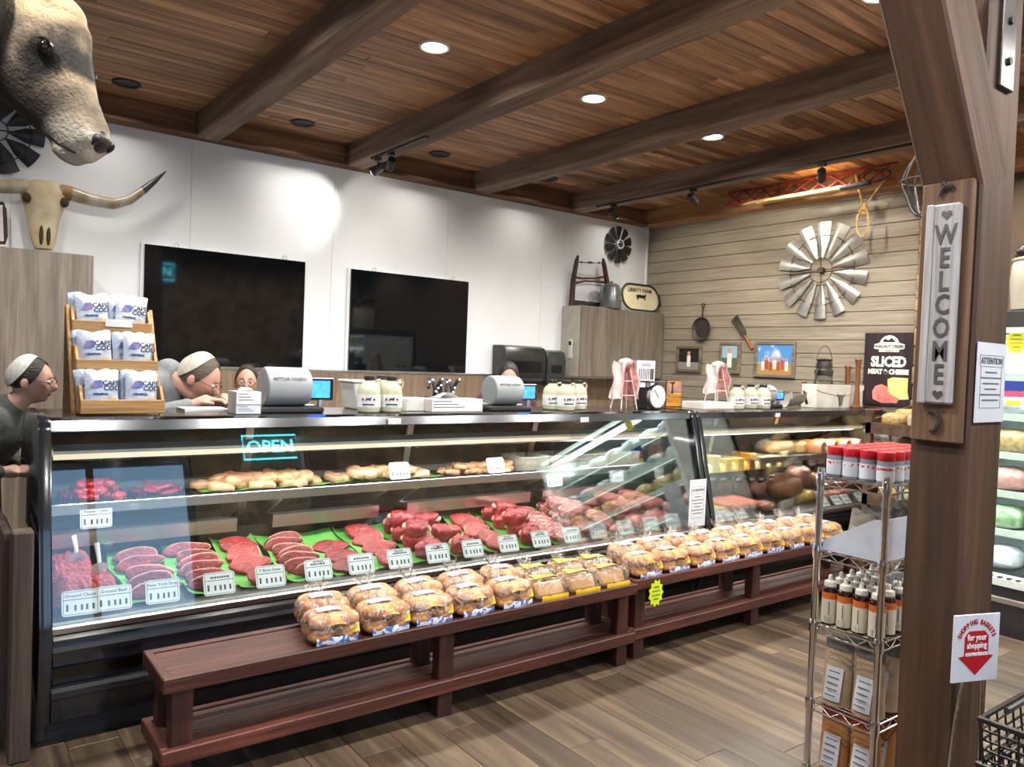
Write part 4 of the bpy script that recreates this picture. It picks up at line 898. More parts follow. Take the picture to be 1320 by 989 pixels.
groups = [  # tag index, kind, count, object name, label
    (2, 'strip', 5, 'flank_steak', 'dark red strip steak fanned on green paper beside the ground beef'),
    (3, 'strip', 6, 'strip_steak', 'strip steak with a white fat edge in the long row past the flank steaks'),
    (4, 'steak', 4, 'bone_steak', 'broad steak in the short row on wide green paper'),
    (5, 'strip', 7, 'sirloin_strip', 'thin overlapping steak in the row of seven'),
    (6, 'flat', 3, 'flat_steak', 'flat smooth dark steak in the row of three beside bare green paper'),
    (7, 'steak', 4, 'round_steak', 'round steak with pale marks beside the tall roasts'),
    (8, 'roast', 4, 'beef_roast', 'thick block of red beef roast, tallest in the case'),
    (9, 'roast', 3, 'chuck_roast', 'plain red roast lying past the tallest roasts'),
    (10, 'steak', 5, 'thick_steak', 'bright red thick steak overlapping in its row past the roasts'),
    (11, 'roast', 4, 'rump_roast', 'rounded rump roast cut in the middle of the deck'),
    (12, 'chop', 7, 'pork_chop', 'marbled pink chop in the row beside the rump roasts'),
    (13, 'marbled', 4, 'brisket_cut', 'large marbled cut with white veins beside the chops'),
    (14, 'chop', 6, 'rib_chop', 'marbled rib chop beside the big marbled cuts'),
    (15, 'marbled', 4, 'shoulder_cut', 'large marbled shoulder cut near the ATTENTION notice'),
    (16, 'marbled', 3, 'neck_cut', 'dark marbled cut against the end wall of the meat case')]
rng = random.Random(21)
for gi, (ti, kind, cnt, nm, lab) in enumerate(groups):
    x = TX[ti]-.02; wd_ = .2 if gi < 8 else .17
    ph = thing('butcher_paper', 'sheet of green butcher paper under the %s row' % nm.replace('_', ' '), 'paper', (x, 3.65, deck(3.65)))
    def pf(u, v, x=x, gi=gi):
        yy = 3.42+.5*v; ed = abs(u-.5)*2
        return (x-.11+.21*u+.012*math.sin(7*v+gi), yy, deck(yy)+.004+.035*max(0, v-.86)*7*.6+.006*math.sin(6*u+5*v+gi)+.02*max(0, ed-.75)*4*(.5+.5*math.sin(4*v+gi*2)))
    part('sheet', G().grid(10, 12, pf), M_paper, ph, smooth=True)
    y0, y1 = 3.47, 3.84 if kind != 'flat' else 3.7
    for k in range(cnt):
        t = k/max(1, cnt-1); yy = y1+(y0-y1)*t
        lean = {'strip': .8, 'steak': .4, 'flat': .15, 'roast': .05, 'chop': .4, 'marbled': .08}[kind]
        zz = deck(yy)+(.018 if lean > .2 else .012)
        place_cut(kind, 1+(k+gi) % 3, (x+rng.uniform(-.012, .012), yy, zz), (TILT+lean, rng.uniform(-.05, .05), rng.uniform(-.2, .12)), lab, nm.replace('_', ' ')+' row in the meat case', nm, kind not in ('flat',))
    if kind in ('marbled', 'roast') and ti != 9:
        for k in range(2):
            yy = 3.6+.16*k; place_cut(kind, 2+k, (x+rng.uniform(-.02, .02), yy, deck(yy)+.07), (TILT+.1, .05, rng.uniform(-.6, .6)), lab, nm.replace('_', ' ')+' row in the meat case', nm)
# ground beef heaps in trays with scoops
def heap(x0, x1, y0, y1, h, seed, n=46):
    def f(u, v):
        x = x0+(x1-x0)*u; y = y0+(y1-y0)*v; e = min(1, 6*min(u, 1-u))*min(1, 6*min(v, 1-v))
        q = Vector((x*38+seed, y*38, seed)); d = abs(mnoise.noise(q))*1.2+.5*abs(mnoise.noise(q*2.3))
        return (x, y, deck(y)+.02+h*e**.6*(.72+.3*mnoise.noise(Vector((x*9, y*9, seed))))+.02*d*e)
    g = G().grid(n, n, f); return g
def tray_on_deck(name, x0, x1, y0, y1, label, hw=.03):
    t = thing(name, label, 'tray', ((x0+x1)/2, (y0+y1)/2, deck((y0+y1)/2)))
    part('base', G().prism([(y0, deck(y0)+.002), (y1, deck(y1)+.002), (y1, deck(y1)+.01), (y0, deck(y0)+.01)], x0, x1, 0), M_tray, t)
    for a, b in ((x0, x0+.006), (x1-.006, x1)): part('side', G().prism([(y0, deck(y0)), (y1, deck(y1)), (y1, deck(y1)+hw), (y0, deck(y0)+hw)], a, b, 0), M_tray, t)
    for yy in (y0, y1-.006): part('rim', G().box(x0, x1, yy, yy+.006, deck(yy), deck(yy)+hw), M_tray, t)
gx0, gx1 = C1[0]+.055, Yp(3.42, 164, 768).x
tray_on_deck('meat_tray', gx0, gx1, 3.43, 3.64, 'black tray of ground beef at the front of the deck'); tray_on_deck('meat_tray', gx0, gx1-.06, 3.66, 3.9, 'black tray of ground beef behind the front one')
h1 = part('ground_beef', heap(gx0+.01, gx1-.01, 3.437, 3.632, .075, 3), M_ground, smooth=True, ang=80); tag(h1, 'large heap of bright red ground beef in the front tray', 'ground beef')
h2 = part('ground_beef', heap(gx0+.01, gx1-.07, 3.667, 3.893, .06, 8), M_ground, smooth=True, ang=80); tag(h2, 'smaller heap of ground beef in the back tray', 'ground beef')
M_scoop = pm('white_plastic', '#D6D4CC', .35)
for (px, py, Y, z0, hgt, lab) in ((127, 718, 3.66, deck(3.6)+.075, .11, 'white plastic scoop stuck into the front ground beef'), (98, 690, 3.8, deck(3.8)+.06, .1, 'white plastic scoop handle stuck into the back ground beef')):
    x = Yp(Y, px, py).x; s = thing('meat_scoop', lab, 'scoop', (x, Y, z0))
    part('blade', G().grid(8, 8, lambda u, v: (x-.034+.068*u*(.55+.45*v)+.034*.45*(1-v), Y-.02*v-.02, z0-.03+.055*v+.012*math.sin(PI*u))), M_scoop, s, smooth=True)
    part('handle', G().tube([(x+.0, Y-.03, z0+.02), (x-.002, Y-.012, z0+.06), (x-.008, Y+.01, z0+hgt)], [.008, .009, .011], 8, flat=.6), M_scoop, s, smooth=True)
# ================================================================ price tags along the front ledge
M_tagw = pm('tag_white', '#F4F5F8', .45, col2='#EFF0F4'); M_tagline = pm('tag_grey_line', '#4E5560', .6)
def tag_mesh(w, h): return G().prism(stadium(w, h, .012, 3), -.0015, .0015, 1).mesh('card')
TAGM = tag_mesh(.13, .098)
TAGB = G().box(-.06, .06, -.0022, -.0016, .012, .0145).mesh('divider')
TAGF = G()
for a, b, c_, d_ in ((-.058, .058, .043, .0445), (-.058, .058, -.0445, -.043), (-.0595, -.058, -.043, .043), (.058, .0595, -.043, .043)): TAGF.box(a, b, -.0022, -.0016, c_, d_)
TAGF = TAGF.mesh('border')
BARS = []
for v in range(3):
    g = G(); rn = random.Random(v); x = -.035
    while x < .035:
        w = rn.uniform(.004, .012); g.box(x, x+w, -.0022, -.0016, .022, .03); x += w+.003
    if v: 
        x = -.022
        while x < .022: w = rn.uniform(.004, .01); g.box(x, x+w, -.0022, -.0016, .034, .04); x += w+.003
    BARS.append(g.mesh('small_print'))
DIG = G()
for k, x in enumerate((-.05, -.022, .0, .018, .04)): DIG.box(x, x+.008, -.0022, -.0016, -.03, -.008 if k else -.004)
DIG = DIG.mesh('price_print')
_txt = {}
def price_tag(loc, rot, label, title=None, v=0, s=1, group='price tags on the meat case ledge'):
    t = thing('price_tag', label, 'price tag', loc, 0, group); t.rotation_euler = rot; t.scale = (s, s, s)
    for nm, me, m in (('card', TAGM, M_tagw), ('divider', TAGB, M_tagline), ('border', TAGF, M_tagline), ('price_print', DIG, M_tagline)): link(nm, me, m, t, (0, 0, 0), (0, 0, 0), True)
    if title:
        if title not in _txt: _txt[title] = text_mesh(title, .018, .0003, .0002)
        link('lettering', _txt[title], M_tagline, t, (0, -.0018, .028), (PI/2, 0, 0), True)
    else: link('small_print', BARS[v % 3], M_tagline, t, (0, 0, 0), (0, 0, 0), True)
names = ['ground beef', 'ground beef', 'flank steak', 'strip steak', 'bone steak', 'sirloin strip', 'flat steak', 'round steak', 'beef roast', 'chuck roast', 'thick steak', 'rump roast', 'pork chop', 'brisket cut', 'rib chop', 'shoulder cut', 'neck cut']
titles = {0: 'Ground Chuck', 1: 'Ground Beef', 2: 'New York Strip', 4: 'T Bone Steak'}
for i, x in enumerate(TX):
    price_tag((x, 3.392, deck(3.392)+.055), (math.radians(-27), 0, math.radians(-4)), 'white price tag in front of the %s%s' % (names[i], (' beside the case end', ' next to the flank steaks')[i] if i < 2 else ''), titles.get(i), i, 1 if i < 9 else .95)
# ================================================================ upper shelf of the meat case
ZS = .8635
def shelf_tray(x0, x1, y0, y1, label, mat=M_tray, hw=.022):
    t = thing('shelf_tray', label, 'tray', ((x0+x1)/2, (y0+y1)/2, ZS))
    part('base', G().box(x0, x1, y0, y1, ZS, ZS+.006), mat, t)
    for q in ((x0, x0+.005, y0, y1), (x1-.005, x1, y0, y1), (x0+.005, x1-.005, y0, y0+.005), (x0+.005, x1-.005, y1-.005, y1)): part('side', G().box(*q, ZS, ZS+hw), mat, t)
def xs(px, Y=3.75): return Yp(Y, px, 620).x
PIECES = {}
def piece(kind, seed):
    if (kind, seed) not in PIECES:
        rx, ry, h = {'breast': (.062, .042, .04), 'wing': (.045, .028, .028), 'cube': (.028, .025, .03), 'patty': (.05, .05, .018)}[kind]
        PIECES[(kind, seed)] = slab(rx, ry, h, seed+30, .25, 16, .5)[0].mesh(kind+'_piece', smooth=True, ang=75)
    return PIECES[(kind, seed)]
def pile(name, label, group, kind, mat, x0, x1, y0, y1, n, z0, layers=2, cat='meat'):
    for k in range(n):
        lay = k*layers//n; u = rng.random(); v = rng.random()
        sh = .12*lay
        me = piece(kind, k % 4)
        if not me.materials: me.materials.append(mat)
        me2 = me if me.materials[0] == mat else me.copy()
        if me2 is not me: me2.materials.clear(); me2.materials.append(mat); PIECES[(kind+mat.name, k % 4)] = me2
        o = link(name, me2, None, None, (x0+(x1-x0)*(sh+(1-2*sh)*(k*.618 % 1)), y0+(y1-y0)*(sh+(1-2*sh)*v), z0+lay*.026), (rng.uniform(-.25, .25), rng.uniform(-.25, .25), rng.random()*6.3)); tag(o, label, cat, group)
x0, x1 = C1[0]+.06, xs(170)
shelf_tray(x0+.06, x1, 3.74, 3.98, 'black shelf tray of cubed beef at the end of the meat case'); pile('beef_cube', 'chunk of cubed red beef heaped on the upper shelf', 'cubed beef', 'cube', M_beef2, x0+.09, x1-.03, 3.76, 3.95, 46, ZS+.012, 3)
x0, x1 = xs(178), xs(252)
shelf_tray(x0, x1, 3.74, 3.98, 'black shelf tray of beef patties'); pile('beef_patty', 'round red beef patty on the upper shelf', 'beef patties', 'patty', M_beef2, x0+.05, x1-.05, 3.8, 3.94, 8, ZS+.008, 2)
for px0, px1, nm, lab, mt, kind, n in ((260, 430, 'chicken_breast', 'pale yellow chicken breast in the tray next to the patties', M_chick, 'breast', 26), (433, 572, 'chicken_thigh', 'pink chicken thigh in the middle shelf tray', M_chick2, 'breast', 20), (577, 690, 'chicken_wing', 'pale chicken wing in the tray beside the clear tubs', M_chick, 'wing', 34)):
    x0, x1 = xs(px0), xs(px1); shelf_tray(x0, x1, 3.735, 3.98, 'black shelf tray holding the %ss' % nm.replace('_', ' '))
    if kind == 'breast': tag(part('green_liner', G().grid(12, 8, lambda u, v: (x0+.006+(x1-x0-.012)*u, 3.742+.23*v, ZS+.008+.02*abs(v-.5)*1.6+.004*math.sin(20*u))), M_paper, smooth=True), 'green paper liner under the %ss' % nm.replace('_', ' '), 'paper')
    pile(nm, lab, nm.replace('_', ' ')+'s on the upper shelf', kind, mt, x0+.05, x1-.05, 3.77, 3.95, n, ZS+.014, 2)
M_tub = pm('clear_tub_plastic', '#C8D4C8', .15, col2='#B8C8B8', alpha=.38)
for k, (px0, px1) in enumerate(((675, 708), (710, 745), (747, 784), (786, 824))):
    x0, x1 = xs(px0, 3.74), xs(px1, 3.74)-.01
    t = thing('meat_tub', ('clear tub of red meat next to the chicken wings', 'clear tub of red meat, second past the chicken wings', 'clear tub of red meat, third past the chicken wings', 'clear tub of red meat nearest the pretzel picture')[k], 'tub', ((x0+x1)/2, 3.85, ZS), 0, 'clear tubs of meat')
    for q in ((x0, x0+.004, 3.735, 3.98), (x1-.004, x1, 3.735, 3.98), (x0, x1, 3.735, 3.739), (x0, x1, 3.976, 3.98)): part('wall', G().box(*q, ZS, ZS+.1), M_tub, t)
    part('floor_plate', G().box(x0, x1, 3.735, 3.98, ZS, ZS+.004), M_tub, t); part('rim', G().tube([(x0, 3.735, ZS+.1), (x1, 3.735, ZS+.1), (x1, 3.98, ZS+.1), (x0, 3.98, ZS+.1)], .004, 6, closed=True), M_tub, t)
    part('meat_filling', G().grid(14, 12, lambda u, v: (x0+.006+(x1-x0-.012)*u, 3.742+.232*v, ZS+.06+.02*mnoise.noise(Vector((u*5+k, v*5, 1))))).box(x0+.006, x1-.006, 3.742, 3.974, ZS+.005, ZS+.05), (M_beef3, M_ground)[k % 2], t, smooth=True)
for px, py, st, lab, ttl in ((124, 667, 0, 'price tag hung below the cubed beef tray', 'Round Cubes'), (515, 607, 1, 'price tag standing among the chicken thighs', None), (639, 600, 1, 'price tag standing among the chicken wings', None), (715, 618, 0, 'price tag hung under the first two clear tubs', None), (795, 613, 0, 'price tag hung under the third clear tub', None), (852, 608, 0, 'price tag hung near the pretzel picture', None)):
    Y = 3.712 if not st else 3.735; p = Yp(Y, px, py); price_tag(p, (math.radians(-12 if not st else -20), 0, 0), lab, ttl, 1, .95, 'price tags on the upper shelf')
# pretzel picture on the end wall inside the case
pz = thing('pretzel_poster', 'dark poster of three baked pretzels inside the meat case end', 'poster', (4.18, 3.8, .87)); X_ = C1[1]-.05
part('board', G().box(X_-.004, X_, 3.7, 3.86, .9, 1.13), pm('poster_charcoal', '#1C1B1C', .4), pz)
M_pretz = pm('pretzel_brown', '#B5763C', .5, col2='#8A5226', scale=30)
for cy_, cz_, r in ((3.78, 1.05, .042), (3.745, .955, .026), (3.82, .945, .026)):
    part('pretzel', G().tube([(X_-.006, cy_+r*math.sin(a)*(1+.35*math.cos(2*a)), cz_+r*1.15*math.cos(a)) for a in [k*PI/12 for k in range(24)]], r*.24, 6, closed=True), M_pretz, pz, smooth=True)
    part('pretzel_twist', G().tube([(X_-.007, cy_-r*.6, cz_-r*.5), (X_-.008, cy_, cz_+r*.3), (X_-.007, cy_+r*.6, cz_-r*.5)], r*.18, 6), M_pretz, pz, smooth=True)
for k in range(2): part('print_line', G().box(X_-.0048, X_-.004, 3.75, 3.81, 1.11-.012*k, 1.115-.012*k), M_card, pz)
# notice taped over the joint of the two cases
def notice(name, label, origin, ux, w, h, lines=6, tilt=None):
    """paper notice: origin is its top-left corner, ux its reading direction, hangs straight down"""
    ux = Vector(ux).normalized(); n_ = Vector((ux.y, -ux.x, 0)); o = Vector(origin)
    t = thing(name, label, 'notice', o-Vector((0, 0, h))+ux*w/2); rz = math.atan2(ux.y, ux.x); t.rotation_euler = (0, 0, rz)
    part('sheet', G().box(-w/2, w/2, -.0008, .0008, 0, h), pm('notice_paper', '#C9CDD6', .4, col2='#BFC4CE', scale=3), t, local=True)
    F_ = G()
    for q in ((-w*.4, w*.4, h*.7, h*.704), (-w*.4, w*.4, h*.84, h*.844), (-w*.4, -w*.392, h*.7, h*.84), (w*.392, w*.4, h*.7, h*.84), (-w*.36, w*.36, h*.18, h*.184), (-w*.36, -w*.352, h*.18, h*.7), (w*.352, w*.36, h*.18, h*.7)): F_.box(q[0], q[1], -.0016, -.0009, q[2], q[3])
    part('border', F_, M_tagline, t, local=True)
    lettering('ATTENTION', w*.13, M_tagline, t, (0, -.0012, h*.77), (PI/2, 0, 0), bold=.0004)
    for k in range(lines):
        ww_ = w*(.2+.08*((k*5) % 3)); part('print_line', G().box(-ww_, ww_, -.0016, -.0009, h*(.62-.07*k), h*(.62-.07*k)+h*.018), M_grey_ink, t, local=True)
    return t
p = Yp(3.29, 889, 619); notice('paper_notice', 'laminated ATTENTION notice taped between the two cases', (p.x, 3.285, p.z), (1, 0, 0), .165, .31)
# ================================================================ deli case contents
M_ch = [pm('cheese_pale', '#E6D9A0', .4, col2='#DCCB88', scale=4), pm('cheese_yellow', '#E5C34E', .4, col2='#D9B13C', scale=4), pm('cheese_orange', '#DE9A2C', .4, col2='#D28A20', scale=4), pm('cheese_white', '#E8E2C6', .4, col2='#DDD2A8', scale=4)]
cz_ = .768
part('cheese_shelf', G().box(4.3, 5.42, 3.7, 4.0, cz_-.008, cz_), M_steel, case2); part('cheese_shelf_rail', G().box(4.3, 5.42, 3.694, 3.7, cz_-.024, cz_+.008), M_black, case2)
cheeses = [(906, 3, 'whitish cheese block at the joint end of the deli case'), (922, 0, 'pale cheese block second on the cheese shelf'), (938, 1, 'yellow cheese block between pale ones'), (953, 1, 'yellow cheese block next to the orange one'), (968, 2, 'orange cheddar block on the cheese shelf'), (982, 0, 'pale cheese block past the orange cheddar'), (996, 3, 'speckled whitish cheese block on the cheese shelf'), (1009, 0, 'last pale cheese block on the cheese shelf')]
for k, (px, m, lab) in enumerate(cheeses):
    x = Yp(3.76, px, 600).x; c = thing('cheese_block', lab, 'cheese', (x, 3.82, cz_)); hh = .1+.03*(k % 3 == 1)
    part('block', G().box(x-.042, x+.042, 3.74, 3.92, cz_, cz_+hh), M_ch[m], c, bevel=.006); part('wrap', G().box(x-.044, x+.044, 3.738, 3.922, cz_, cz_+hh+.002), M_film, c, bevel=.006)
M_arch = pm('arch_tag_black', (.02, .02, .02), .5)
for k, px in enumerate((910, 918, 932, 952, 969, 981, 994, 1008)):
    p = Yp(3.69, px, 618); t = thing('arch_tag', 'black arched name tag hung under the cheese shelf', 'name tag', (p.x, 3.69, p.z), 0, 'arched cheese tags')
    pl_a = [(.036*math.cos(a), .02*math.sin(a)+.01) for a in [i*PI/8 for i in range(9)]]+[(-.036, -.028), (.036, -.028)]
    part('plate', G().prism([(p.x+a, p.z+b) for a, b in pl_a], 3.686, 3.69, 1), M_arch, t)
    part('name_strip', G().box(p.x-.028, p.x+.028, 3.6845, 3.686, p.z-.006, p.z+.01), M_card, t); part('word', G().box(p.x-.02, p.x+.02, 3.684, 3.6846, p.z-.001, p.z+.004), M_ink, t)
M_loaf = pm('golden_poultry', '#D8B078', .4, col2='#C39858', scale=10, bump=.2); M_ham = pm('smoked_ham', '#9A5A38', .4, col2='#B5733F', scale=14, bump=.3)
M_saus = pm('sausage_pink', '#C86A5A', .3, col2='#D8866E', scale=10, coat=.4); M_logo = pm('sausage_orange', '#D8703A', .35, col2='#C2562E', scale=8); M_logp = pm('luncheon_log', '#C88A78', .35, col2='#B87464', scale=10)
def blob(name, label, c, r, mat, seed, wrap=False, cat='deli meat', group=None, pw_=.75):
    sq = lambda d: Vector([math.copysign(abs(q)**pw_, q) for q in d])
    t = thing(name, label, cat, (c[0], c[1], c[2]-r[2]), 0, group)
    part('body', G().ball(c, r, 20, 12, lambda d, p: sq(d)*Vector(r)*(1+.12*mnoise.noise(d*1.7+Vector((seed, 0, 0)))+.06*mnoise.noise(d*6+Vector((seed, 0, 0))))), mat, t, smooth=True)
    if wrap: part('wrap', G().ball(c, tuple(q*1.06 for q in r), 18, 10, lambda d, p: sq(d)*Vector(r)*1.06*(1+.13*mnoise.noise(d*1.7+Vector((seed, 0, 0)))+.07*mnoise.noise(d*9))), M_film, t, smooth=True)
    return t
for k, (px, lab, m, r) in enumerate(((1003, 'large golden turkey breast on the upper deli shelf', M_loaf, (.17, .1, .062)), (1028, 'golden turkey breast leaning on the large one', M_loaf, (.12, .09, .055)))):
    x = Yp(3.84, px, 585).x; blob('turkey_breast', lab, (x, 3.85, ZS+r[2]*.95), r, m, k+2, True)
def log(name, label, px, Y, z, rad, L, mat, ang, group=None):
    x = Yp(Y, px, 580).x; d = Vector((math.cos(ang), math.sin(ang), 0)); c = Vector((x, Y, z+rad)); t = thing(name, label, 'deli meat', (x, Y, z), 0, group)
    part('casing', G().tube([c-d*L/2, c-d*(L/2-.012), c-d*L*.2, c+d*L*.2, c+d*(L/2-.012), c+d*L/2], [rad*.55, rad*.95, rad, rad, rad*.95, rad*.5], 16), mat, t, smooth=True)
    for s_ in (-1, 1): part('end_clip', G().tube([c+d*s_*L/2, c+d*s_*(L/2+.018)], [rad*.25, rad*.1], 8), M_white_enamel, t, smooth=True)
for k, (px, m, lab) in enumerate(((1048, M_ham, 'dark smoked log beside the turkey breasts'), (1064, M_loaf, 'pale golden log on the upper deli shelf'), (1080, M_logo, 'orange deli log pointing at the glass'), (1096, M_logp, 'pinkish luncheon log on the upper deli shelf'), (1110, M_logo, 'bright orange log between pinkish ones'), (1125, M_logp, 'last pinkish log by the deli case end'))):
    log('deli_log', lab, px, 3.74, ZS, .06, .22, m, PI/2+.12)
for k, px in enumerate((928, 936, 945, 955, 964)): log('summer_sausage', 'long pink sausage lying front to back on the deli deck', px, 3.56, deck(3.66)+.006, .027, .34, M_saus, PI/2-.2, 'pink sausages on the deli deck')
for k, (px, py, lab, m) in enumerate(((911, 655, 'pale cheese wedge at the front of the deli deck', M_ch[3]), (921, 648, 'yellow cheese wedge behind the pale one', M_ch[1]), (934, 664, 'small pale cheese wedge beside the sausages', M_ch[0]))):
    p = Yp(3.5, px, py); t = thing('cheese_wedge', lab, 'cheese', (p.x, 3.5, deck(3.5)+.004)); zz = deck(3.5)+.006
    part('wedge', G().prism([(p.x-.06, 3.45), (p.x+.06, 3.43), (p.x+.05, 3.58+.03*k)], zz, zz+.06), m, t, bevel=.006); part('wrap', G().prism([(p.x-.063, 3.447), (p.x+.063, 3.427), (p.x+.053, 3.583+.03*k)], zz-.001, zz+.063), M_film, t, bevel=.006)
for k, (px, py, Y, r, m, lab) in enumerate(((968, 636, 3.78, (.11, .09, .06), M_logp, 'bag of pale pink sliced meat on the deli deck'), (1010, 640, 3.66, (.12, .12, .085), M_ham, 'big brown smoked ham in film on the deli deck'), (1028, 620, 3.85, (.1, .08, .08), M_logp, 'wrapped pale ham at the back of the deli deck'), (1050, 625, 3.8, (.07, .09, .055), M_ham, 'dark wrapped meat packet beside the big ham'), (1038, 648, 3.55, (.07, .06, .04), M_ch[1], 'small yellow wrapped packet at the front of the deli deck'),
        (1066, 628, 3.72, (.1, .07, .04), M_saus, 'red vacuum packet on the deli deck'), (1088, 628, 3.7, (.1, .07, .045), M_logo, 'orange-red vacuum packet on the deli deck'), (1110, 622, 3.7, (.1, .07, .04), M_beef3, 'dark red vacuum packet by the deli case end'),
        (1060, 640, 3.5, (.1, .06, .035), M_logp, 'pale pink packet behind the white deli tags'), (1082, 640, 3.5, (.11, .06, .035), M_saus, 'long red packet behind the white deli tags'), (985, 655, 3.48, (.09, .05, .03), M_logp, 'small pink packet in front of the big ham'), (955, 622, 3.86, (.1, .05, .06), M_ch[3], 'pale wrapped cheese at the back of the deli deck'), (930, 628, 3.86, (.1, .05, .06), M_ham, 'brown wrapped packet under the arched tags'), (1098, 612, 3.84, (.1, .06, .06), M_ham, 'dark wrapped ham under the upper deli shelf'))):
    p = Yp(Y, px, py); r = tuple(q*1.15 for q in r); blob('meat_packet', lab, (p.x, Y, deck(Y)+r[2]*.9), r, m, k*3+1, True)
for k, (px, py) in enumerate(((908, 679), (925, 676), (940, 672), (955, 668), (1062, 652), (1078, 650), (1090, 648), (1108, 645), (1120, 642), (1132, 640))):
    p = Yp(3.39, px, py); price_tag((p.x, 3.39, deck(3.39)+.04), (math.radians(-42), 0, 0), 'blank-looking white tag leaning on the deli case ledge', None, k, .9, 'tags on the deli case ledge')
for k, (px, py) in enumerate(((1030, 596), (1047, 594), (1059, 592))):
    p = Yp(3.712, px, py); price_tag(p, (math.radians(-10), 0, 0), 'white tag hung under the upper deli shelf', None, k+1, .8, 'tags under the deli shelf')
# ================================================================ bags of buns and bread on the benches
def film(name, scale, amt):
    """crinkled clear plastic: see-through film with glints, and milky streaks painted in as extra highlights"""
    m = glass(name, (.97, .96, .95), .55, scale, .1); n = m.node_tree.nodes; l = m.node_tree.links; out = n['Material Output']; src = out.inputs[0].links[0].from_socket
    df = n.new('ShaderNodeBsdfDiffuse'); df.inputs[0].default_value = (.6, .56, .54, 1); mp = _coord(n, l, (1, 1, 1)); nz = n.new('ShaderNodeTexNoise'); nz.inputs['Scale'].default_value = scale*1.6; nz.inputs['Detail'].default_value = 5; nz.inputs['Distortion'].default_value = 3  # pale diffuse streaks painted into the film as highlights
    l.new(mp.outputs[0], nz.inputs[0]); mr = n.new('ShaderNodeMapRange'); mr.inputs[1].default_value = .5; mr.inputs[2].default_value = .62; mr.inputs[4].default_value = amt*2.4; l.new(nz.outputs[0], mr.inputs[0])
    mx = n.new('ShaderNodeMixShader'); l.new(mr.outputs[0], mx.inputs[0]); l.new(src, mx.inputs[1]); l.new(df.outputs[0], mx.inputs[2]); l.new(mx.outputs[0], out.inputs[0]); return m
M_bun = pm('bun_crust', '#B06E32', .55, col2='#D4A060', scale=14, lo=.4, hi=.72)
M_bunw = pm('sandwich_bread', '#B08048', .6, col2='#CFAA72', scale=10)
M_bagfilm = film('bread_bag_film', 15, .17)
M_bluep = pm('bag_blue_print', '#4A68B0', .35, col2='#D8DCEC', scale=55, lo=.45, hi=.52); M_orgp = pm('bag_orange_print', '#D8801E', .4, col2='#E8B23C', scale=30); M_yelp = pm('bag_yellow_print', '#E2BC2A', .4, col2='#D6A41C', scale=20)
M_pinkp = pm('bag_lilac_print', '#B08AB4', .4, col2='#D8B8C8', scale=30)
bunm = G().ball((0, 0, 0), (.056, .044, .037), 16, 9, lambda d, p: Vector((p.x, p.y, p.z*(1 if d.z > 0 else .75)))*(1+.03*mnoise.noise(d*3))).mesh('bun', smooth=True, ang=80)
def film_shell(rx, ry, rz, seed, pw_=.55, wr=.075):
    def f(d, p):
        s = lambda v: math.copysign(abs(v)**pw_, v); q = Vector((s(d.x)*rx, s(d.y)*ry, s(d.z)*rz))
        return q*(1+wr*mnoise.noise(d*4+Vector((seed, 0, 0)))+wr*.7*mnoise.noise(d*11+Vector((seed, 2, 0))))
    return G().ball((0, 0, rz), 1, 26, 16, f)
def bag_tail(y, z, seed, big=.06):
    g = G(); rn = random.Random(seed)
    def f(u, v):
        a = 2*PI*u; r = .012+big*v*(.75+.4*math.sin(5*a+seed)); return (r*math.cos(a), y+.035*v+.02*v*math.sin(3*a), z+.012+.055*v+r*.45*math.sin(a)+.012*v*math.sin(7*a+seed))
    return g.grid(22, 6, f, True)
def bun_bag(seed):
    b = thing('bun_bag', 'x', 'bread bag', (0, 0, 0), 0, 'bun bags on the benches')
    for i in range(2):
        for j in range(2): link('bun', bunm, M_bun, b, ((i-.5)*.1, -.037+j*.073, .034+.002*((i+j) % 2)), (0, 0, 0), True)
        for j in range(2): link('bun', bunm, M_bun, b, ((i-.5)*.096, -.03+j*.066, .083), (.1, 0, 0), True)
    part('bag_film', film_shell(.109, .08, .06, seed), M_bagfilm, b, smooth=True, local=True, ang=80)
    part('blue_print', G().grid(14, 4, lambda u, v: (-.085+.17*u, -.0805-.003*math.sin(PI*v)+.003*math.sin(9*u)+.01*abs(u-.5), .008+.03*v)), M_bluep, b, smooth=True, local=True)
    part('orange_print', G().grid(8, 5, lambda u, v: (-.04+.075*u, -.078+.04*v+.0, .08+.035*v+.006*math.sin(PI*u))), M_orgp, b, smooth=True, local=True)
    part('lilac_print', G().grid(8, 4, lambda u, v: (-.06+.1*u, -.015+.05*v, .1205+.004*math.sin(PI*u))), M_pinkp, b, smooth=True, local=True)
    part('yellow_print', G().grid(5, 5, lambda u, v: (.05+.04*u, -.079+.015*v, .045+.035*v)), M_yelp, b, smooth=True, local=True)
    part('bag_tail', bag_tail(.07, .07, seed, .045), M_bagfilm, b, smooth=True, local=True, ang=80)
    return b
def loaf_bag(seed):
    b = thing('sandwich_bread_bag', 'x', 'bread bag', (0, 0, 0), 0, 'flat sandwich bread bags')
    for j in range(3): link('bread_round', G().box(-.085, .085, -.012, .012, 0, .075).mesh('bread_round', .01, True) if j == 0 else KIDS[b.name][0].data, M_bunw, b, (0, -.04+j*.04, .012), (math.radians(-28), 0, 0), True)
    part('bag_film', film_shell(.1, .08, .048, seed, .5), M_bagfilm, b, smooth=True, local=True, ang=80)
    part('yellow_print', G().grid(10, 4, lambda u, v: (-.08+.16*u, -.0795-.003*math.sin(PI*v), .006+.028*v)), M_yelp, b, smooth=True, local=True)
    part('yellow_top', G().grid(8, 5, lambda u, v: (-.07+.14*u, -.01+.06*v, .0985+.006*math.sin(PI*u+2*v))), M_yelp, b, smooth=True, local=True)
    part('bag_tail', bag_tail(.07, .05, seed, .04), M_bagfilm, b, smooth=True, local=True, ang=80)
    return b
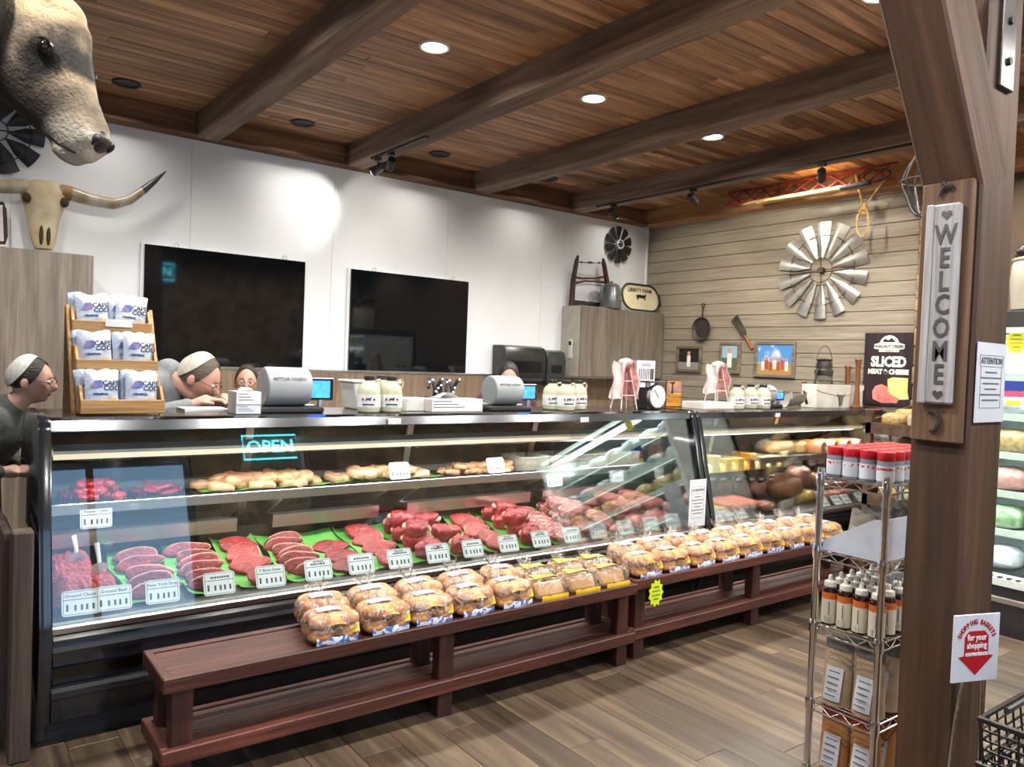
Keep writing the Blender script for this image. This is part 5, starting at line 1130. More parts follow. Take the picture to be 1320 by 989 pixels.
BB = bun_bag(3); LB = loaf_bag(5); used_b = [0, 0]; rng = random.Random(31)
def put_bag(proto, k, loc, rz, label, rot=None):
    if not used_b[k]: proto.location = loc; proto.rotation_euler = rot or (0, 0, rz); proto['label'] = label; used_b[k] = 1; return proto
    return dup(proto, loc, rz, label=label, rot=rot)
Zb = .4185
xs_front = [1.31, 1.53, 1.75, 1.97, 2.19]
for i, x in enumerate(xs_front):
    put_bag(BB, 0, (x+rng.uniform(-.01, .01), 2.852, Zb), math.radians(rng.uniform(-5, 4)), ['bag of buns at the bare end of the near bench', 'bag of buns second from the bare bench end', 'bag of buns, third from the bare bench end', 'bag of buns, fourth from the bare bench end', 'bag of buns next to the yellow sandwich breads'][i])
for i, x in enumerate((1.33, 1.56, 1.79, 2.02, 2.25)):
    put_bag(BB, 0, (x, 3.012, Zb+.012), 0, ['bag of buns in the rear row at the bare bench end', 'rear-row bag of buns, second from the bare bench end', 'rear-row bag of buns, third from the bare bench end', 'rear-row bag of buns, fourth from the bare bench end', 'rear-row bag of buns touching the sandwich breads'][i], (math.radians(5), math.radians(rng.uniform(-4, 4)), math.radians(rng.uniform(-5, 5))))
for i, x in enumerate((2.41, 2.62, 2.83)):
    put_bag(LB, 1, (x, 2.852, Zb), math.radians(rng.uniform(-4, 4)), ['flat bag of sandwich bread touching the buns', 'middle flat bag of sandwich bread with yellow print', 'flat bag of sandwich bread at the bench joint'][i])
for i, x in enumerate((2.47, 2.69, 2.88)):
    put_bag(LB, 1, (x, 3.015, Zb+.006), 0, ['rear flat bag of sandwich bread touching the buns', 'middle rear flat bag of sandwich bread', 'rear flat bag of sandwich bread at the bench joint'][i], (math.radians(4), 0, math.radians(rng.uniform(-4, 4))))
for i in range(9):
    x = 3.1+i*.225; put_bag(BB, 0, (x, 2.876, Zb+.008), math.radians(rng.uniform(-4, 4)), 'bag of buns in the front row of the far bench')
for i in range(9):
    x = 3.14+i*.226; put_bag(BB, 0, (x, 3.036, Zb+.02), 0, 'bag of buns in the rear row of the far bench', (math.radians(5), math.radians(rng.uniform(-4, 4)), math.radians(rng.uniform(-5, 5))))
# yellow starburst price sign on the bench joint
M_neon = pm('neon_yellow_card', '#C8E020', .6, col2='#BED818', scale=4)
def starburst(name, label, c, r, ux, mat, lines, tw=11):
    ux = Vector(ux).normalized(); t = thing(name, label, 'sign', c); t.rotation_euler = (0, 0, math.atan2(ux.y, ux.x))
    P = [((r if k % 2 == 0 else r*.78)*math.cos(k*PI/tw)*.85, (r if k % 2 == 0 else r*.78)*math.sin(k*PI/tw)*1.1) for k in range(2*tw)]
    part('card', G().prism(P, -.001, .001, 1), mat, t, local=True)
    for k in range(4): part('handwriting', G().tube([((-.45+.9*q/14)*r*(1 if k in (1, 2) else .6), -.0016, r*(.5-.32*k)+r*.07*math.sin(q*2.1+k)) for q in range(15)], r*.022, 5), M_tagline, t, local=True)
    for k, s_ in enumerate(lines): lettering(s_, r*.3, M_tagline, t, (0, -.0014, r*.55-k*r*.36), (PI/2, 0, 0), shear=.1)
    return t
p = Yp(2.755, 846, 765); starburst('starburst_sign', 'neon yellow starburst card taped to the bench rail', (p.x, 2.757, p.z), .068, (1, 0, 0), M_neon, [])
# ================================================================ chrome wire rack
def wire_shelf(t, x0, x1, y0, y1, z):
    g = G(); 
    for zz in (z, z-.03): g.tube([(x0, y0, zz), (x1, y0, zz), (x1, y1, zz), (x0, y1, zz)], .0032, 6, closed=True)
    n = int((x1-x0)/.025)
    for i in range(1, n): g.tube([(x0+(x1-x0)*i/n, y0, z+.001), (x0+(x1-x0)*i/n, y1, z+.001)], .0018, 5)
    for a, b, fx in ((x0, x1, 1), (y0, y1, 0)):
        m = int((b-a)/.04)
        for i in range(m):
            u, v = a+(b-a)*i/m, a+(b-a)*(i+1)/m
            for w_ in ((y0, y1) if fx else (x0, x1)):
                p0 = (u, w_, z if i % 2 else z-.03); p1 = (v, w_, z-.03 if i % 2 else z)
                if not fx: p0 = (w_, u, p0[2]); p1 = (w_, v, p1[2])
                g.tube([p0, p1], .0018, 5)
    part('wire_shelf', g, M_chrome, t, smooth=True)
RX0, RX1, RY0, RY1 = 2.68, 3.28, 1.35, 1.6
wr_ = thing('wire_rack', 'tall chrome wire rack of jars and bottles beside the timber post', 'rack', ((RX0+RX1)/2, (RY0+RY1)/2, 0))
for x in (RX0, RX1):
    for y in (RY0, RY1):
        part('post', G().cyl((x, y, .03), (x, y, 1.2), .0127, n=14), M_chrome, wr_, smooth=True)
        part('foot', G().lathe([(.018, 0), (.018, .012), (.008, .03)], 12, (x, y, 0)), M_blackm, wr_, smooth=True)
        for z in (1.165, .89, .61, .315, .06): part('collar', G().lathe([(.0165, -.03), (.0175, -.01), (.0175, .012), (.015, .018)], 12, (x, y, z)), M_chrome, wr_, smooth=True)
ZR = [1.165, .89, .61, .315, .06]
for z in ZR: wire_shelf(wr_, RX0, RX1, RY0, RY1, z)
# red-lid spice jars
jar = thing('spice_jar', 'x', 'spice jar', (0, 0, 0), 0, 'red-lid spice jars on the rack top')
part('body', G().lathe([(.028, 0), (.03, .004), (.03, .082), (.028, .086)], 18), pm('clear_spice_plastic', '#7E8792', .15, col2='#6C747E', scale=8, coat=.6), jar, smooth=True)
part('label', G().tube([(0, 0, .012), (0, 0, .066)], .0306, 18, cap=False), pm('spice_label', '#C9CFDA', .4), jar, smooth=True)
part('red_print', G().tube([(0, 0, .05), (0, 0, .06)], .0309, 18, cap=False), pm('spice_red_print', '#B03040', .5, col2='#C9CFDA', scale=90, lo=.48, hi=.5), jar, smooth=True)
part('lid', G().lathe([(.0305, .084), (.031, .088), (.031, .112), (.029, .115), (0, .115)], 18), pm('red_plastic_lid', '#B01828', .3, col2='#9A1220'), jar, smooth=True)
k = 0
for i in range(7):
    for j in range(4):
        loc = (RX0+.045+i*.068, RY0+.03+j*.064, ZR[0]+.003)
        lab = 'red-lid spice jar in the end row of the rack top' if i == 0 else 'red-lid spice jar farther back on the rack top'
        if k == 0: jar.location = loc; jar['label'] = lab
        else: dup(jar, loc, rng.random()*3, label=lab)
        k += 1
# white display carton with seed bags
dc = thing('display_carton', 'white sloped display carton on the second rack shelf', 'carton', (2.9, 1.47, ZR[1]))
z = ZR[1]+.003; M_ctn = pm('white_carton', '#B9C0D2', .5)
for x in (RX0+.014, RX1-.026): part('side', G().prism([(RY1-.012, z), (RY1-.012, z+.035), (RY0+.05, z+.145), (RY0+.012, z+.15), (RY0+.012, z)], x, x+.006, 0), M_ctn, dc)
part('front', G().box(RX0+.02, RX1-.026, RY1-.018, RY1-.012, z, z+.036), M_ctn, dc)
part('floor_sheet', G().box(RX0+.02, RX1-.026, RY0+.018, RY1-.018, z, z+.004), M_ctn, dc)
part('back', G().box(RX0+.02, RX1-.026, RY0+.012, RY0+.018, z, z+.15), M_ctn, dc)
M_pouch = pm('grey_kraft_pouch', '#8A8378', .4, col2='#6E675C', scale=9, bump=.4)
spk = thing('snack_pouch', 'x', 'pouch', (0, 0, 0), 0, 'grey pouches in the white carton'); part('pouch', bag_pillow(.1, .15, .03), M_pouch, spk, smooth=True, ang=80); part('label', G().box(-.03, .03, -.0185, -.0165, .03, .09), pm('pouch_label', '#B8B0A0', .5), spk)
for i in range(6):
    loc = (RX0+.075+i*.07, 1.49, z+.01); rot = (0, math.radians(10), math.radians(-90+rng.uniform(-14, 14))); lab = 'grey pouch poking out of the white carton'
    if i == 0: spk.location = loc; spk.rotation_euler = rot; spk['label'] = lab
    else: dup(spk, loc, label=lab, rot=rot)
# syrup bottles
M_syr = pm('dark_syrup', (.02, .008, .004), .12, coat=.6); M_lblc = pm('cream_bottle_label', '#C9C2B2', .5, col2='#BDB5A4'); M_lblo = pm('orange_bottle_band', '#B5531A', .5, col2='#C4682A')
bot = thing('syrup_bottle', 'x', 'bottle', (0, 0, 0), 0, 'sauce bottles on the rack')
part('body', G().lathe([(.026, 0), (.0275, .004), (.0275, .128), (.024, .138), (.012, .146)], 18), M_syr, bot, smooth=True)
part('label', G().tube([(0, 0, .008), (0, 0, .098)], .0281, 18, cap=False), M_lblc, bot, smooth=True); part('orange_band', G().tube([(0, 0, .098), (0, 0, .122)], .0281, 18, cap=False), M_lblo, bot, smooth=True)
part('cap', G().lathe([(.021, .142), (.022, .146), (.021, .16), (.009, .165), (.007, .182), (.003, .186)], 16), M_white_enamel, bot, smooth=True)
part('barcode', G().box(-.0285, -.0279, -.016, .006, .014, .034), pm('barcode_print', '#5A5E68', .6, col2='#C9C2B2', scale=140, stretch=(1, 4, .1), lo=.48, hi=.5), bot)
part('side_print', G().box(-.0286, -.028, -.012, -.009, .04, .09), M_grey_ink, bot)
k = 0
for i in range(6):
    for j in range(4):
        loc = (RX0+.045+i*.075, RY0+.034+j*.061, ZR[2]+.003); lab = 'dark sauce bottle with orange band in the end row of the rack' if i == 0 else 'dark sauce bottle with orange band standing behind the end row'
        if k == 0: bot.location = loc; bot['label'] = lab
        else: dup(bot, loc, rng.uniform(-.4, .4), label=lab)
        k += 1
# stand-up pouches on the two low shelves
def pouch(seed, c, ctop):
    t = thing('coffee_pouch', 'x', 'pouch', (0, 0, 0), 0, 'stand-up pouches on the low rack shelves')
    part('pouch', G().grid(16, 10, lambda u, v: ((.055-.045*v)*math.sin(2*PI*u)*(1+.1*mnoise.noise(Vector((u*4, v*4, seed)))), .058*math.cos(2*PI*u)*(1-.06*v), .2*v), True).box(-.04, .04, -.04, .04, 0, .004), c, t, smooth=True, local=True, ang=80)
    part('pouch_top', G().grid(16, 3, lambda u, v: ((.0115-.008*v)*math.sin(2*PI*u), .055*math.cos(2*PI*u), .198+.045*v), True), ctop, t, smooth=True, local=True, ang=80)
    part('label', G().grid(6, 8, lambda u, v: (-(.0585-.046*(.05+.6*v))*math.sqrt(max(.02, 1-((u-.5)*.9)**2))-.002, -.032+.064*u, .02+.12*v)), M_lblc2, t, smooth=True, local=True)
    for q in range(5): part('print_line', G().box(-.062+.0075*q-.003, -.0605+.0075*q-.003, -.022, .02, .04+q*.02, .044+q*.02), M_grey_ink, t, local=True)
    return t
M_lblc2 = pm('pouch_white_label', '#B9BDC8', .45)
pa_ = pouch(1, pm('pouch_tan', '#8E7B66', .4, col2='#A08C74', bump=.3, bscale=12), pm('pouch_grey_top', '#5C5F5E', .4)); pb_ = pouch(2, pm('pouch_kraft', '#A5764A', .4, col2='#8C6038', bump=.3, bscale=12), pm('pouch_red_top', '#8A2A20', .4))
for si, (z, protos) in enumerate(((ZR[3], (pa_, pb_)), (ZR[4], (pb_, pa_)))):
    for i in range(4):
        for j in range(2):
            pr = protos[0] if i == 0 or si else protos[(i+1) % 2]
            loc = (RX0+.075+i*.12, RY0+.065+j*.118, z+.004)
            lab = '%s stand-up pouch %s on the %s rack shelf' % (('grey-topped tan', 'red-topped kraft')[pr is pb_], 'in front' if i == 0 else 'behind the front ones', ('fourth', 'lowest')[si])
            if pr['label'] == 'x': pr.location = loc; pr['label'] = lab
            else: dup(pr, loc, math.radians(rng.uniform(-12, 12)), label=lab)
# ================================================================ WELCOME sign and notice on the post
M_whitewood = wood('whitewashed_wood', '#8E8C8E', '#A5A3A4', '#B5B3B2', 2, .6, 1.2, .15, .05)
M_backb = wood('reclaimed_backboard', '#4A3526', '#6A4E38', '#82644A', 2, .7, 1, .3, .05)
ws = thing('welcome_sign', 'tall whitewashed WELCOME sign on a brown board hung on the timber post', 'sign', (PX0-.02, 1.08, 1.37))
part('backing_board', G().box(PX0-.026, PX0-.002, 1.012, 1.158, 1.36, 2.14), M_backb, ws, bevel=.004)
part('white_board', G().box(PX0-.05, PX0-.027, 1.035, 1.13, 1.475, 2.07), M_whitewood, ws, bevel=.006)
part('board_molding', G().box(PX0-.056, PX0-.048, 1.108, 1.13, 1.475, 2.07), M_whitewood, ws, bevel=.003)
M_let = pm('charcoal_letter', '#3E3C40', .5, col2='#525054', scale=20)
for k, ch in enumerate('WELCOME'):
    lettering(ch, .083, M_let, ws, Vector((PX0-.051, 1.072, 1.975-k*.069))-Vector(ws.location), (PI/2, 0, -PI/2), bold=.0015, depth=.002, sx=.72)
for z in (2.035, 1.502):
    part('heart', G().prism([(1.072+a*.016, z+b*.014) for a, b in ((0, -1), (.9, .1), (.8, .8), (.3, .9), (0, .5), (-.3, .9), (-.8, .8), (-.9, .1))], PX0-.053, PX0-.05, 0), M_let, ws)
for z0, s_ in ((2.085, 1), (1.46, -1)):
    part('iron_scroll', G().tube([(PX0-.035, 1.085+.018*math.cos(a)*(1-a/14), z0+s_*(.012+.05*a/6)+.014*math.sin(a)) for a in [q*.45 for q in range(14)]], .006, 6), M_iron, ws, smooth=True)
p0 = Yp(PY0-.002, 1255, 440); p1 = Yp(PY0-.002, 1292, 440); pz1 = Yp(PY0-.002, 1252, 545)
notice('paper_notice', 'laminated ATTENTION notice taped to the timber post', (max(p0.x, PX0+.012), PY0-.006, p0.z), (1, 0, 0), PX1-PX0-.025, p0.z-pz1.z)
# ================================================================ basket sign and baskets
M_signw = pm('sign_white_plastic', '#D2D4DE', .35); M_signr = pm('sign_red', '#B01020', .4)
sg = thing('basket_sign', 'white sign with red arrow reading SHOPPING BASKETS for your shopping convenience', 'sign', (2.385, .925, 0))
a_, b_ = Vector((2.31, .955, 0)), Vector((2.463, .897, 0)); ux = (b_-a_).normalized(); SW = (b_-a_).length; SH = .192; zt = Yp(.955, 1246, 788).z; zb_ = zt-SH
sg.location = (*((a_+b_)/2)[:2], 0); sg.rotation_euler = (0, 0, math.atan2(ux.y, ux.x))
part('panel', G().box(-SW/2, SW/2, -.0025, .0025, zb_, zt), M_signw, sg, local=True, bevel=.001)
hex_ = [(-.034, .03), (-.034, -.012), (-.05, -.014), (0, -.055), (.05, -.014), (.034, -.012), (.034, .03), (.022, .042), (-.022, .042)]
zc = zb_+SH*.47
part('red_arrow', G().prism([(x*1.25, zc+z_*1.3) for x, z_ in hex_], -.0036, -.0026, 1), M_signr, sg, local=True)
for k, s_ in enumerate(('for your', 'shopping', 'convenience')): lettering(s_, (.024, .023, .0185)[k], M_card, sg, (0, -.004, zc+.036-k*.023), (PI/2, 0, 0), bold=.0006, sx=.85)
word = 'SHOPPING BASKETS'
for k, ch in enumerate(word):
    a = math.radians(62-k*124/(len(word)-1)); 
    if ch != ' ': lettering(ch, .0195, M_signr, sg, (-.069*math.sin(a), -.0032, zc+.005+.0755*math.cos(a)), (PI/2, -a, 0), bold=.0005, sx=.8)
for sx_ in (-.045, .045): part('stand_rod', G().tube([(sx_*.7, .004, zb_+.03), (sx_, .012, zb_-.1), (sx_*1.7, .03, .0)], .0045, 8), M_chrome, sg, local=True, smooth=True)
part('stand_arch', G().tube([(-.0315, .004, zb_+.03), (-.02, .004, zb_+.045), (.02, .004, zb_+.045), (.0315, .004, zb_+.03)], .0045, 8), M_chrome, sg, local=True, smooth=True)
M_bk = pm('black_wire_basket', (.012, .012, .013), .3)
def basket(z0, label):
    x0, x1, y0, y1, h = 2.31, 2.74, .5, .875, .25
    t = thing('shopping_basket', label, 'basket', ((x0+x1)/2, (y0+y1)/2, z0), 0, 'stacked shopping baskets')
    def ring(f, z, r): q = .03*(1-f); return G().tube([(x0+q, y0+q, z), (x1-q, y0+q, z), (x1-q, y1-q, z), (x0+q, y1-q, z)], r, 6, closed=True)
    g = G()
    for k in range(1, 9): r_ = ring(k/9, z0+h*k/9, .0038); g.add(r_.v, r_.f)
    for k in range(9):
        for (xa, ya, xb, yb) in ((x0+(x1-x0)*k/8, y0, 0, 1), (x0+(x1-x0)*k/8, y1, 0, -1), (x0, y0+(y1-y0)*k/8, 1, 0), (x1, y0+(y1-y0)*k/8, -1, 0)): g.tube([(xa, ya, z0+h), (xa+.03*xb, ya+.03*yb, z0)], .0032, 5)
    w_ = part('wire_sides', g, M_bk, t, smooth=True); w_['kind'] = 'stuff'
    r_ = ring(1, z0+h, .009); part('rim', r_, M_bk, t, smooth=True)
    part('base_sheet', G().box(x0+.03, x1-.03, y0+.03, y1-.03, z0, z0+.006), M_bk, t)
    for yy in (y0+.03, y1-.03): part('handle', G().tube([(x0+.1, yy, z0+h+.005), (x0+.1, yy, z0+h+.012), (x1-.1, yy, z0+h+.012), (x1-.1, yy, z0+h+.005)], .006, 6), M_bk, t, smooth=True)
basket(.375, 'top black wire shopping basket of the stack'); basket(.25, 'second black shopping basket in the stack'); basket(.125, 'third black shopping basket in the stack'); basket(.003, 'lowest black shopping basket of the stack')
# ================================================================ wooden produce shelf at the end of the deli case
M_dkw = wood('dark_shelf_wood', '#2E1E14', '#4A3222', '#644630', 0, .6, 1, .2, .1)
ps = thing('produce_shelf', 'dark wooden produce shelf with slanted bins at the end of the deli case', 'shelf', (6.3, 2.9, 0))
for x in (5.9, 6.72):
    for y in (2.66, 3.12): part('post', G().box(x, x+.05, y, y+.05, 0, 1.29), M_dkw, ps, bevel=.004)
for z in (.24, .56, .88, 1.12):
    part('bin_floor', G().prism([(5.93, z), (6.76, z+.12), (6.76, z+.14), (5.93, z+.02)], 2.68, 3.16, 1), M_dkw, ps)
    part('bin_front', G().box(5.9, 5.925, 2.66, 3.17, z-.02, z+.07), M_dkw, ps, bevel=.003)
    part('bin_side', G().prism([(5.93, z), (6.76, z+.12), (6.76, z+.22), (5.93, z+.08)], 3.15, 3.17, 1), M_dkw, ps)
M_prod = [pm('popcorn_bag', '#B59A62', .4, col2='#8E7440', scale=40, bump=.4), pm('cream_packet', '#B8AFA0', .4, col2='#948A7A', scale=14, bump=.3)]
rng = random.Random(9)
for z in (.24, .56, .88, 1.12):
    for k in range(4):
        x = 6.02+.1*(k//2)*2; y = 2.8+.2*(k % 2); blob('produce_bag', 'bag of dry goods lying in a bin of the dark wooden shelf', (x, y, z+.02+.145*(x-5.93)+.065), (.085, .09, .055), M_prod[(k+int(z*10)) % 2], k+z*10, False, 'bag', 'bags in the wooden shelf')
# ================================================================ open refrigerated case on the right
M_frw = pm('fridge_white_enamel', '#CDD6D4', .3); M_frled = pm('fridge_lamp', (.9, 1, .97), .4, emis=(.85, 1, .95), estr=1.2)
fr_ = thing('open_fridge', 'tall open-front white refrigerated case beyond the timber post', 'fridge', (5.7, 1.4, 0))
FX0, FX1, FY0, FY1 = 5.25, 6.15, .55, 2.42
part('base', G().box(FX0, FX1, FY0, FY1, 0, .3), M_black, fr_, bevel=.006); part('bumper', G().box(FX0-.02, FX0, FY0, FY1, .2, .235), M_steel, fr_, bevel=.003)
part('air_grille', G().box(FX0-.012, FX0+.12, FY0+.03, FY1-.03, .3, .35), M_frw, fr_, bevel=.004)
for k in range(36): part('grille_slot', G().box(FX0-.014, FX0+.02, FY0+.06+k*.05, FY0+.085+k*.05, .352, .356), M_ink, fr_)
part('back', G().box(FX1-.06, FX1, FY0, FY1, .3, 1.98), M_frw, fr_); part('top', G().box(FX0, FX1, FY0, FY1, 1.88, 1.98), M_blackm, fr_, bevel=.004)
for y in (FY0, FY1-.04): part('end_wall', G().box(FX0+.02, FX1, y, y+.04, .3, 1.9), M_frw, fr_)
part('lamp', G().box(FX0+.02, FX0+.06, FY0+.05, FY1-.05, 1.85, 1.88), M_frled, fr_)
FZ = [.36, .62, .86, 1.1, 1.34, 1.58]
for z in FZ[1:]: part('shelf', G().box(FX0+.1, FX1-.06, FY0+.04, FY1-.04, z-.02, z), M_frw, fr_); part('price_strip', G().box(FX0+.085, FX0+.1, FY0+.04, FY1-.04, z-.03, z+.012), pm('mint_price_strip', '#B9D4C8', .4), fr_)
l = bpy.data.lights.new('fridge_light', 'AREA'); l.shape = 'RECTANGLE'; l.size = .45; l.size_y = 1.7; l.energy = 34; l.color = (.9, 1, .97)
o = bpy.data.objects.new('fridge_light', l); COL.objects.link(o); o.location = (FX0+.3, 1.48, 1.86); o.rotation_euler = (0, math.radians(-10), 0)
for z in FZ[1:]:
    part('shelf_lamp', G().box(FX0+.105, FX0+.13, FY0+.06, FY1-.06, z-.032, z-.021), M_frled, fr_)
    l = bpy.data.lights.new('fridge_light', 'AREA'); l.shape = 'RECTANGLE'; l.size = .03; l.size_y = 1.7; l.energy = 3.2; l.color = (.9, 1, .97)
    o = bpy.data.objects.new('fridge_light', l); COL.objects.link(o); o.location = (FX0+.12, 1.48, z-.035); o.rotation_euler = (0, math.radians(-25), 0)
prods = [pm('fridge_greens', '#6E9A68', .4, col2='#9CC090', scale=18, bump=.5), pm('fridge_pink_pack', '#C8A59A', .3, col2='#B4786C', scale=14, bump=.4), pm('fridge_corn_bag', '#C4B070', .4, col2='#98844A', scale=40, bump=.4), pm('fridge_white_pack', '#CFD6D6', .35, col2='#B8C4C6', scale=10, bump=.3)]
shelfkind = {.36: 3, .62: 0, .86: 1, 1.1: 2, 1.34: 3, 1.58: 3}
nm_ = ['bag of green vegetables', 'pack of pinkish meat', 'bag of yellow corn', 'white wrapped pack']
for z in FZ:
    for k in range(7):
        y = FY0+.17+k*.255; r = (.1, .11, .075 if z < 1.3 else .06); blob('chilled_pack', '%s on the fridge shelf %s' % (nm_[shelfkind[z]], {.36: 'at the bottom', .62: 'above the bottom', .86: 'at knee height', 1.1: 'in the middle', 1.34: 'below the top', 1.58: 'at the top'}[z]), (FX0+.25, y, z+r[2]*.93), r, prods[shelfkind[z]], k+z*7, True, 'food pack', 'packs in the fridge')
p = Xp(FX0+.07, 1310, 440); starburst('starburst_sign', 'yellow starburst card hung in the open fridge', (FX0+.075, p.y, p.z), .075, (0, -1, 0), pm('yellow_card', '#E2D62A', .6), [])
sg2 = Xp(FX0+.06, 1306, 508); c_ = thing('shelf_talker', 'blue, pink and yellow shelf card in the fridge', 'card', (FX0+.07, sg2.y, sg2.z))
for k, (q, m) in enumerate((('#2A3C9C', .05), ('#C84A7A', .015), ('#E0CC30', -.04))): part('band', G().box(FX0+.068-.001*k, FX0+.07, sg2.y-.07+.015*k, sg2.y+.07-.015*k, sg2.z+m-.03, sg2.z+m+(.03 if k == 0 else .0)), pm('talker'+q, q, .5), c_)
# crock and plants on top of the fridge
cr = thing('stoneware_crock', 'pale stoneware crock on top of the open fridge', 'crock', (5.5, 1.87, 1.98)); part('crock', G().lathe([(.13, 0), (.16, .02), (.17, .2), (.165, .3), (.15, .33), (.14, .33), (.14, .05), (0, .05)], 24, (5.5, 1.87, 1.98)), pm('stoneware', '#A8A292', .4), cr, smooth=True); part('rim', G().tube([(5.5+.155*math.cos(k*PI/14), 1.87+.155*math.sin(k*PI/14), 2.31) for k in range(28)], .012, 6, closed=True), MATS['stoneware'], cr, smooth=True)
dg = thing('grape_garland', 'dark garland of leaves and grapes heaped in the crock', 'garland', (5.5, 1.87, 2.3))
for k in range(26):
    a = k*2.4; r = .03+.005*k; part('grape', G().ball((5.5+r*math.cos(a), 1.87+r*math.sin(a), 2.33+.08*math.sin(k*1.3)+.05), .035, 8, 6), pm('dark_grape', '#1E1618', .4), dg, smooth=True)
# ================================================================ hung under the ceiling
M_redp = pm('old_red_paint', '#8E2A24', .6, .2, col2='#6A2620', scale=14, bump=.2); M_palew = wood('pale_bare_wood', '#9A7844', '#B5935C', '#C8A872', 1, .6, 1, .2, .08)
im = thing('farm_implement', 'antique red-framed farm implement with pale boards hung under the ceiling', 'farm tool', (6.45, 4.1, 3.2))
Xi = 6.45
for k, (dz, dx) in enumerate(((.0, 0), (.035, .12))): part('board', G().prism([(3.62, 3.2+dz), (4.85, 3.2+dz), (4.75, 3.225+dz), (3.7, 3.225+dz)], Xi-.02+dx, Xi+.1+dx, 0), M_palew, im, bevel=.004)
part('pole', G().tube([(Xi-.06, 4.62, 3.185), (Xi-.06, 3.75, 3.195)], .018, 10), M_palew, im, smooth=True); part('pole_socket', G().tube([(Xi-.06, 3.76, 3.195), (Xi-.06, 3.5, 3.2)], .022, 10), M_iron, im, smooth=True)
for k in range(9):
    y = 3.45+k*.19; part('lattice_bar', G().tube([(Xi+.16, y, 3.26), (Xi+.2, y+.2, 3.4)], .011, 6), M_redp, im); part('lattice_bar', G().tube([(Xi+.16, y+.2, 3.26), (Xi+.2, y, 3.4)], .011, 6), M_redp, im)
for z in (3.26, 3.4): part('frame_bar', G().tube([(Xi+.16+(z > 3.3)*.04, 3.4, z), (Xi+.16+(z > 3.3)*.04, 5.15, z)], .013, 6), M_redp, im)
part('hoop', G().tube([(Xi+.05, 3.5+.12*math.cos(a), 3.28+.05*math.sin(a)) for a in [k*PI/8 for k in range(16)]], .008, 6, closed=True), M_iron, im, smooth=True)
M_rope = pm('tan_rope', '#B5915C', .8, col2='#9A7846', scale=60, bump=.6)
rp = thing('rope_hook', 'tan rope knotted into a loop hanging before the shiplap wall', 'rope', (6.6, 3.86, 2.6))
ra, rb, rcn, rd = Xp(6.6, 1103, 225), Xp(6.6, 1140, 232), Xp(6.6, 1113, 268), Xp(6.6, 1112, 300)
part('strand', G().tube([Vector((6.6, ra.y, 3.25)), ra, rcn], .012, 8), M_rope, rp, smooth=True); part('strand', G().tube([Vector((6.6, rb.y, 3.25)), rb, rcn], .008, 8), M_rope, rp, smooth=True)
part('knot', G().tube([rcn+Vector((.02*math.sin(a*2), .03*math.cos(a), .035*math.sin(a)-.01*a/6)) for a in [k*.5 for k in range(24)]], .012, 8), M_rope, rp, smooth=True)
part('loop', G().tube([rcn+Vector((0, .055*math.sin(a), -.13+.125*math.cos(a))) for a in [k*PI/12 for k in range(24)]], .009, 8, closed=True), M_rope, rp, smooth=True)
hb = thing('wire_hanger', 'black wire basket hanger on a cord under the beam near the brace', 'hanger', (4.47, 2.13, 2.5))
hx, hy = 4.47, 2.12
part('cord', G().tube([(hx, hy, 3.25), (hx-.01, hy+.02, 2.98), (hx, hy, 2.86)], .006, 6), M_blackm, hb, smooth=True)
for k in range(7):
    a = k*2*PI/7; c_, s_ = math.cos(a), math.sin(a)
    part('wire', G().tube([(hx+.02*c_, hy+.02*s_, 2.88), (hx+.1*c_, hy+.1*s_, 2.74), (hx+.13*c_, hy+.13*s_, 2.66), (hx+.07*c_, hy+.07*s_, 2.5), (hx+.04*c_, hy+.04*s_, 2.47)], .006, 6), M_blackm, hb, smooth=True)
for r, z in ((.13, 2.66), (.045, 2.47)): part('ring', G().tube([(hx+r*math.cos(k*PI/12), hy+r*math.sin(k*PI/12), z) for k in range(24)], .006, 6, closed=True), M_blackm, hb, smooth=True)
# ================================================================ neon OPEN sign in the front window (seen only mirrored in the case glass)
M_neonb = pm('blue_neon', (.2, .8, 1), .4, emis=(.12, .75, 1), estr=8)
ns = thing('neon_sign', 'blue neon OPEN sign mirrored in the meat case glass', 'neon sign', (3.12, YF+.03, 2.8))
o = link('lettering', text_mesh('OPEN', .21, .006, .002), M_neonb, ns, (0, .0, .1), (PI/2, 0, 0), True)
part('border_tube', G().tube([(-.31, 0, -.04), (.31, 0, -.04), (.31, 0, .24), (-.31, 0, .24)], .012, 8, closed=True), M_neonb, ns, local=True, smooth=True)
part('chain', G().tube([(-.25, 0, .24), (-.25, 0, .36)], .004, 6).tube([(.25, 0, .24), (.25, 0, .36)], .004, 6), M_iron, ns, local=True)
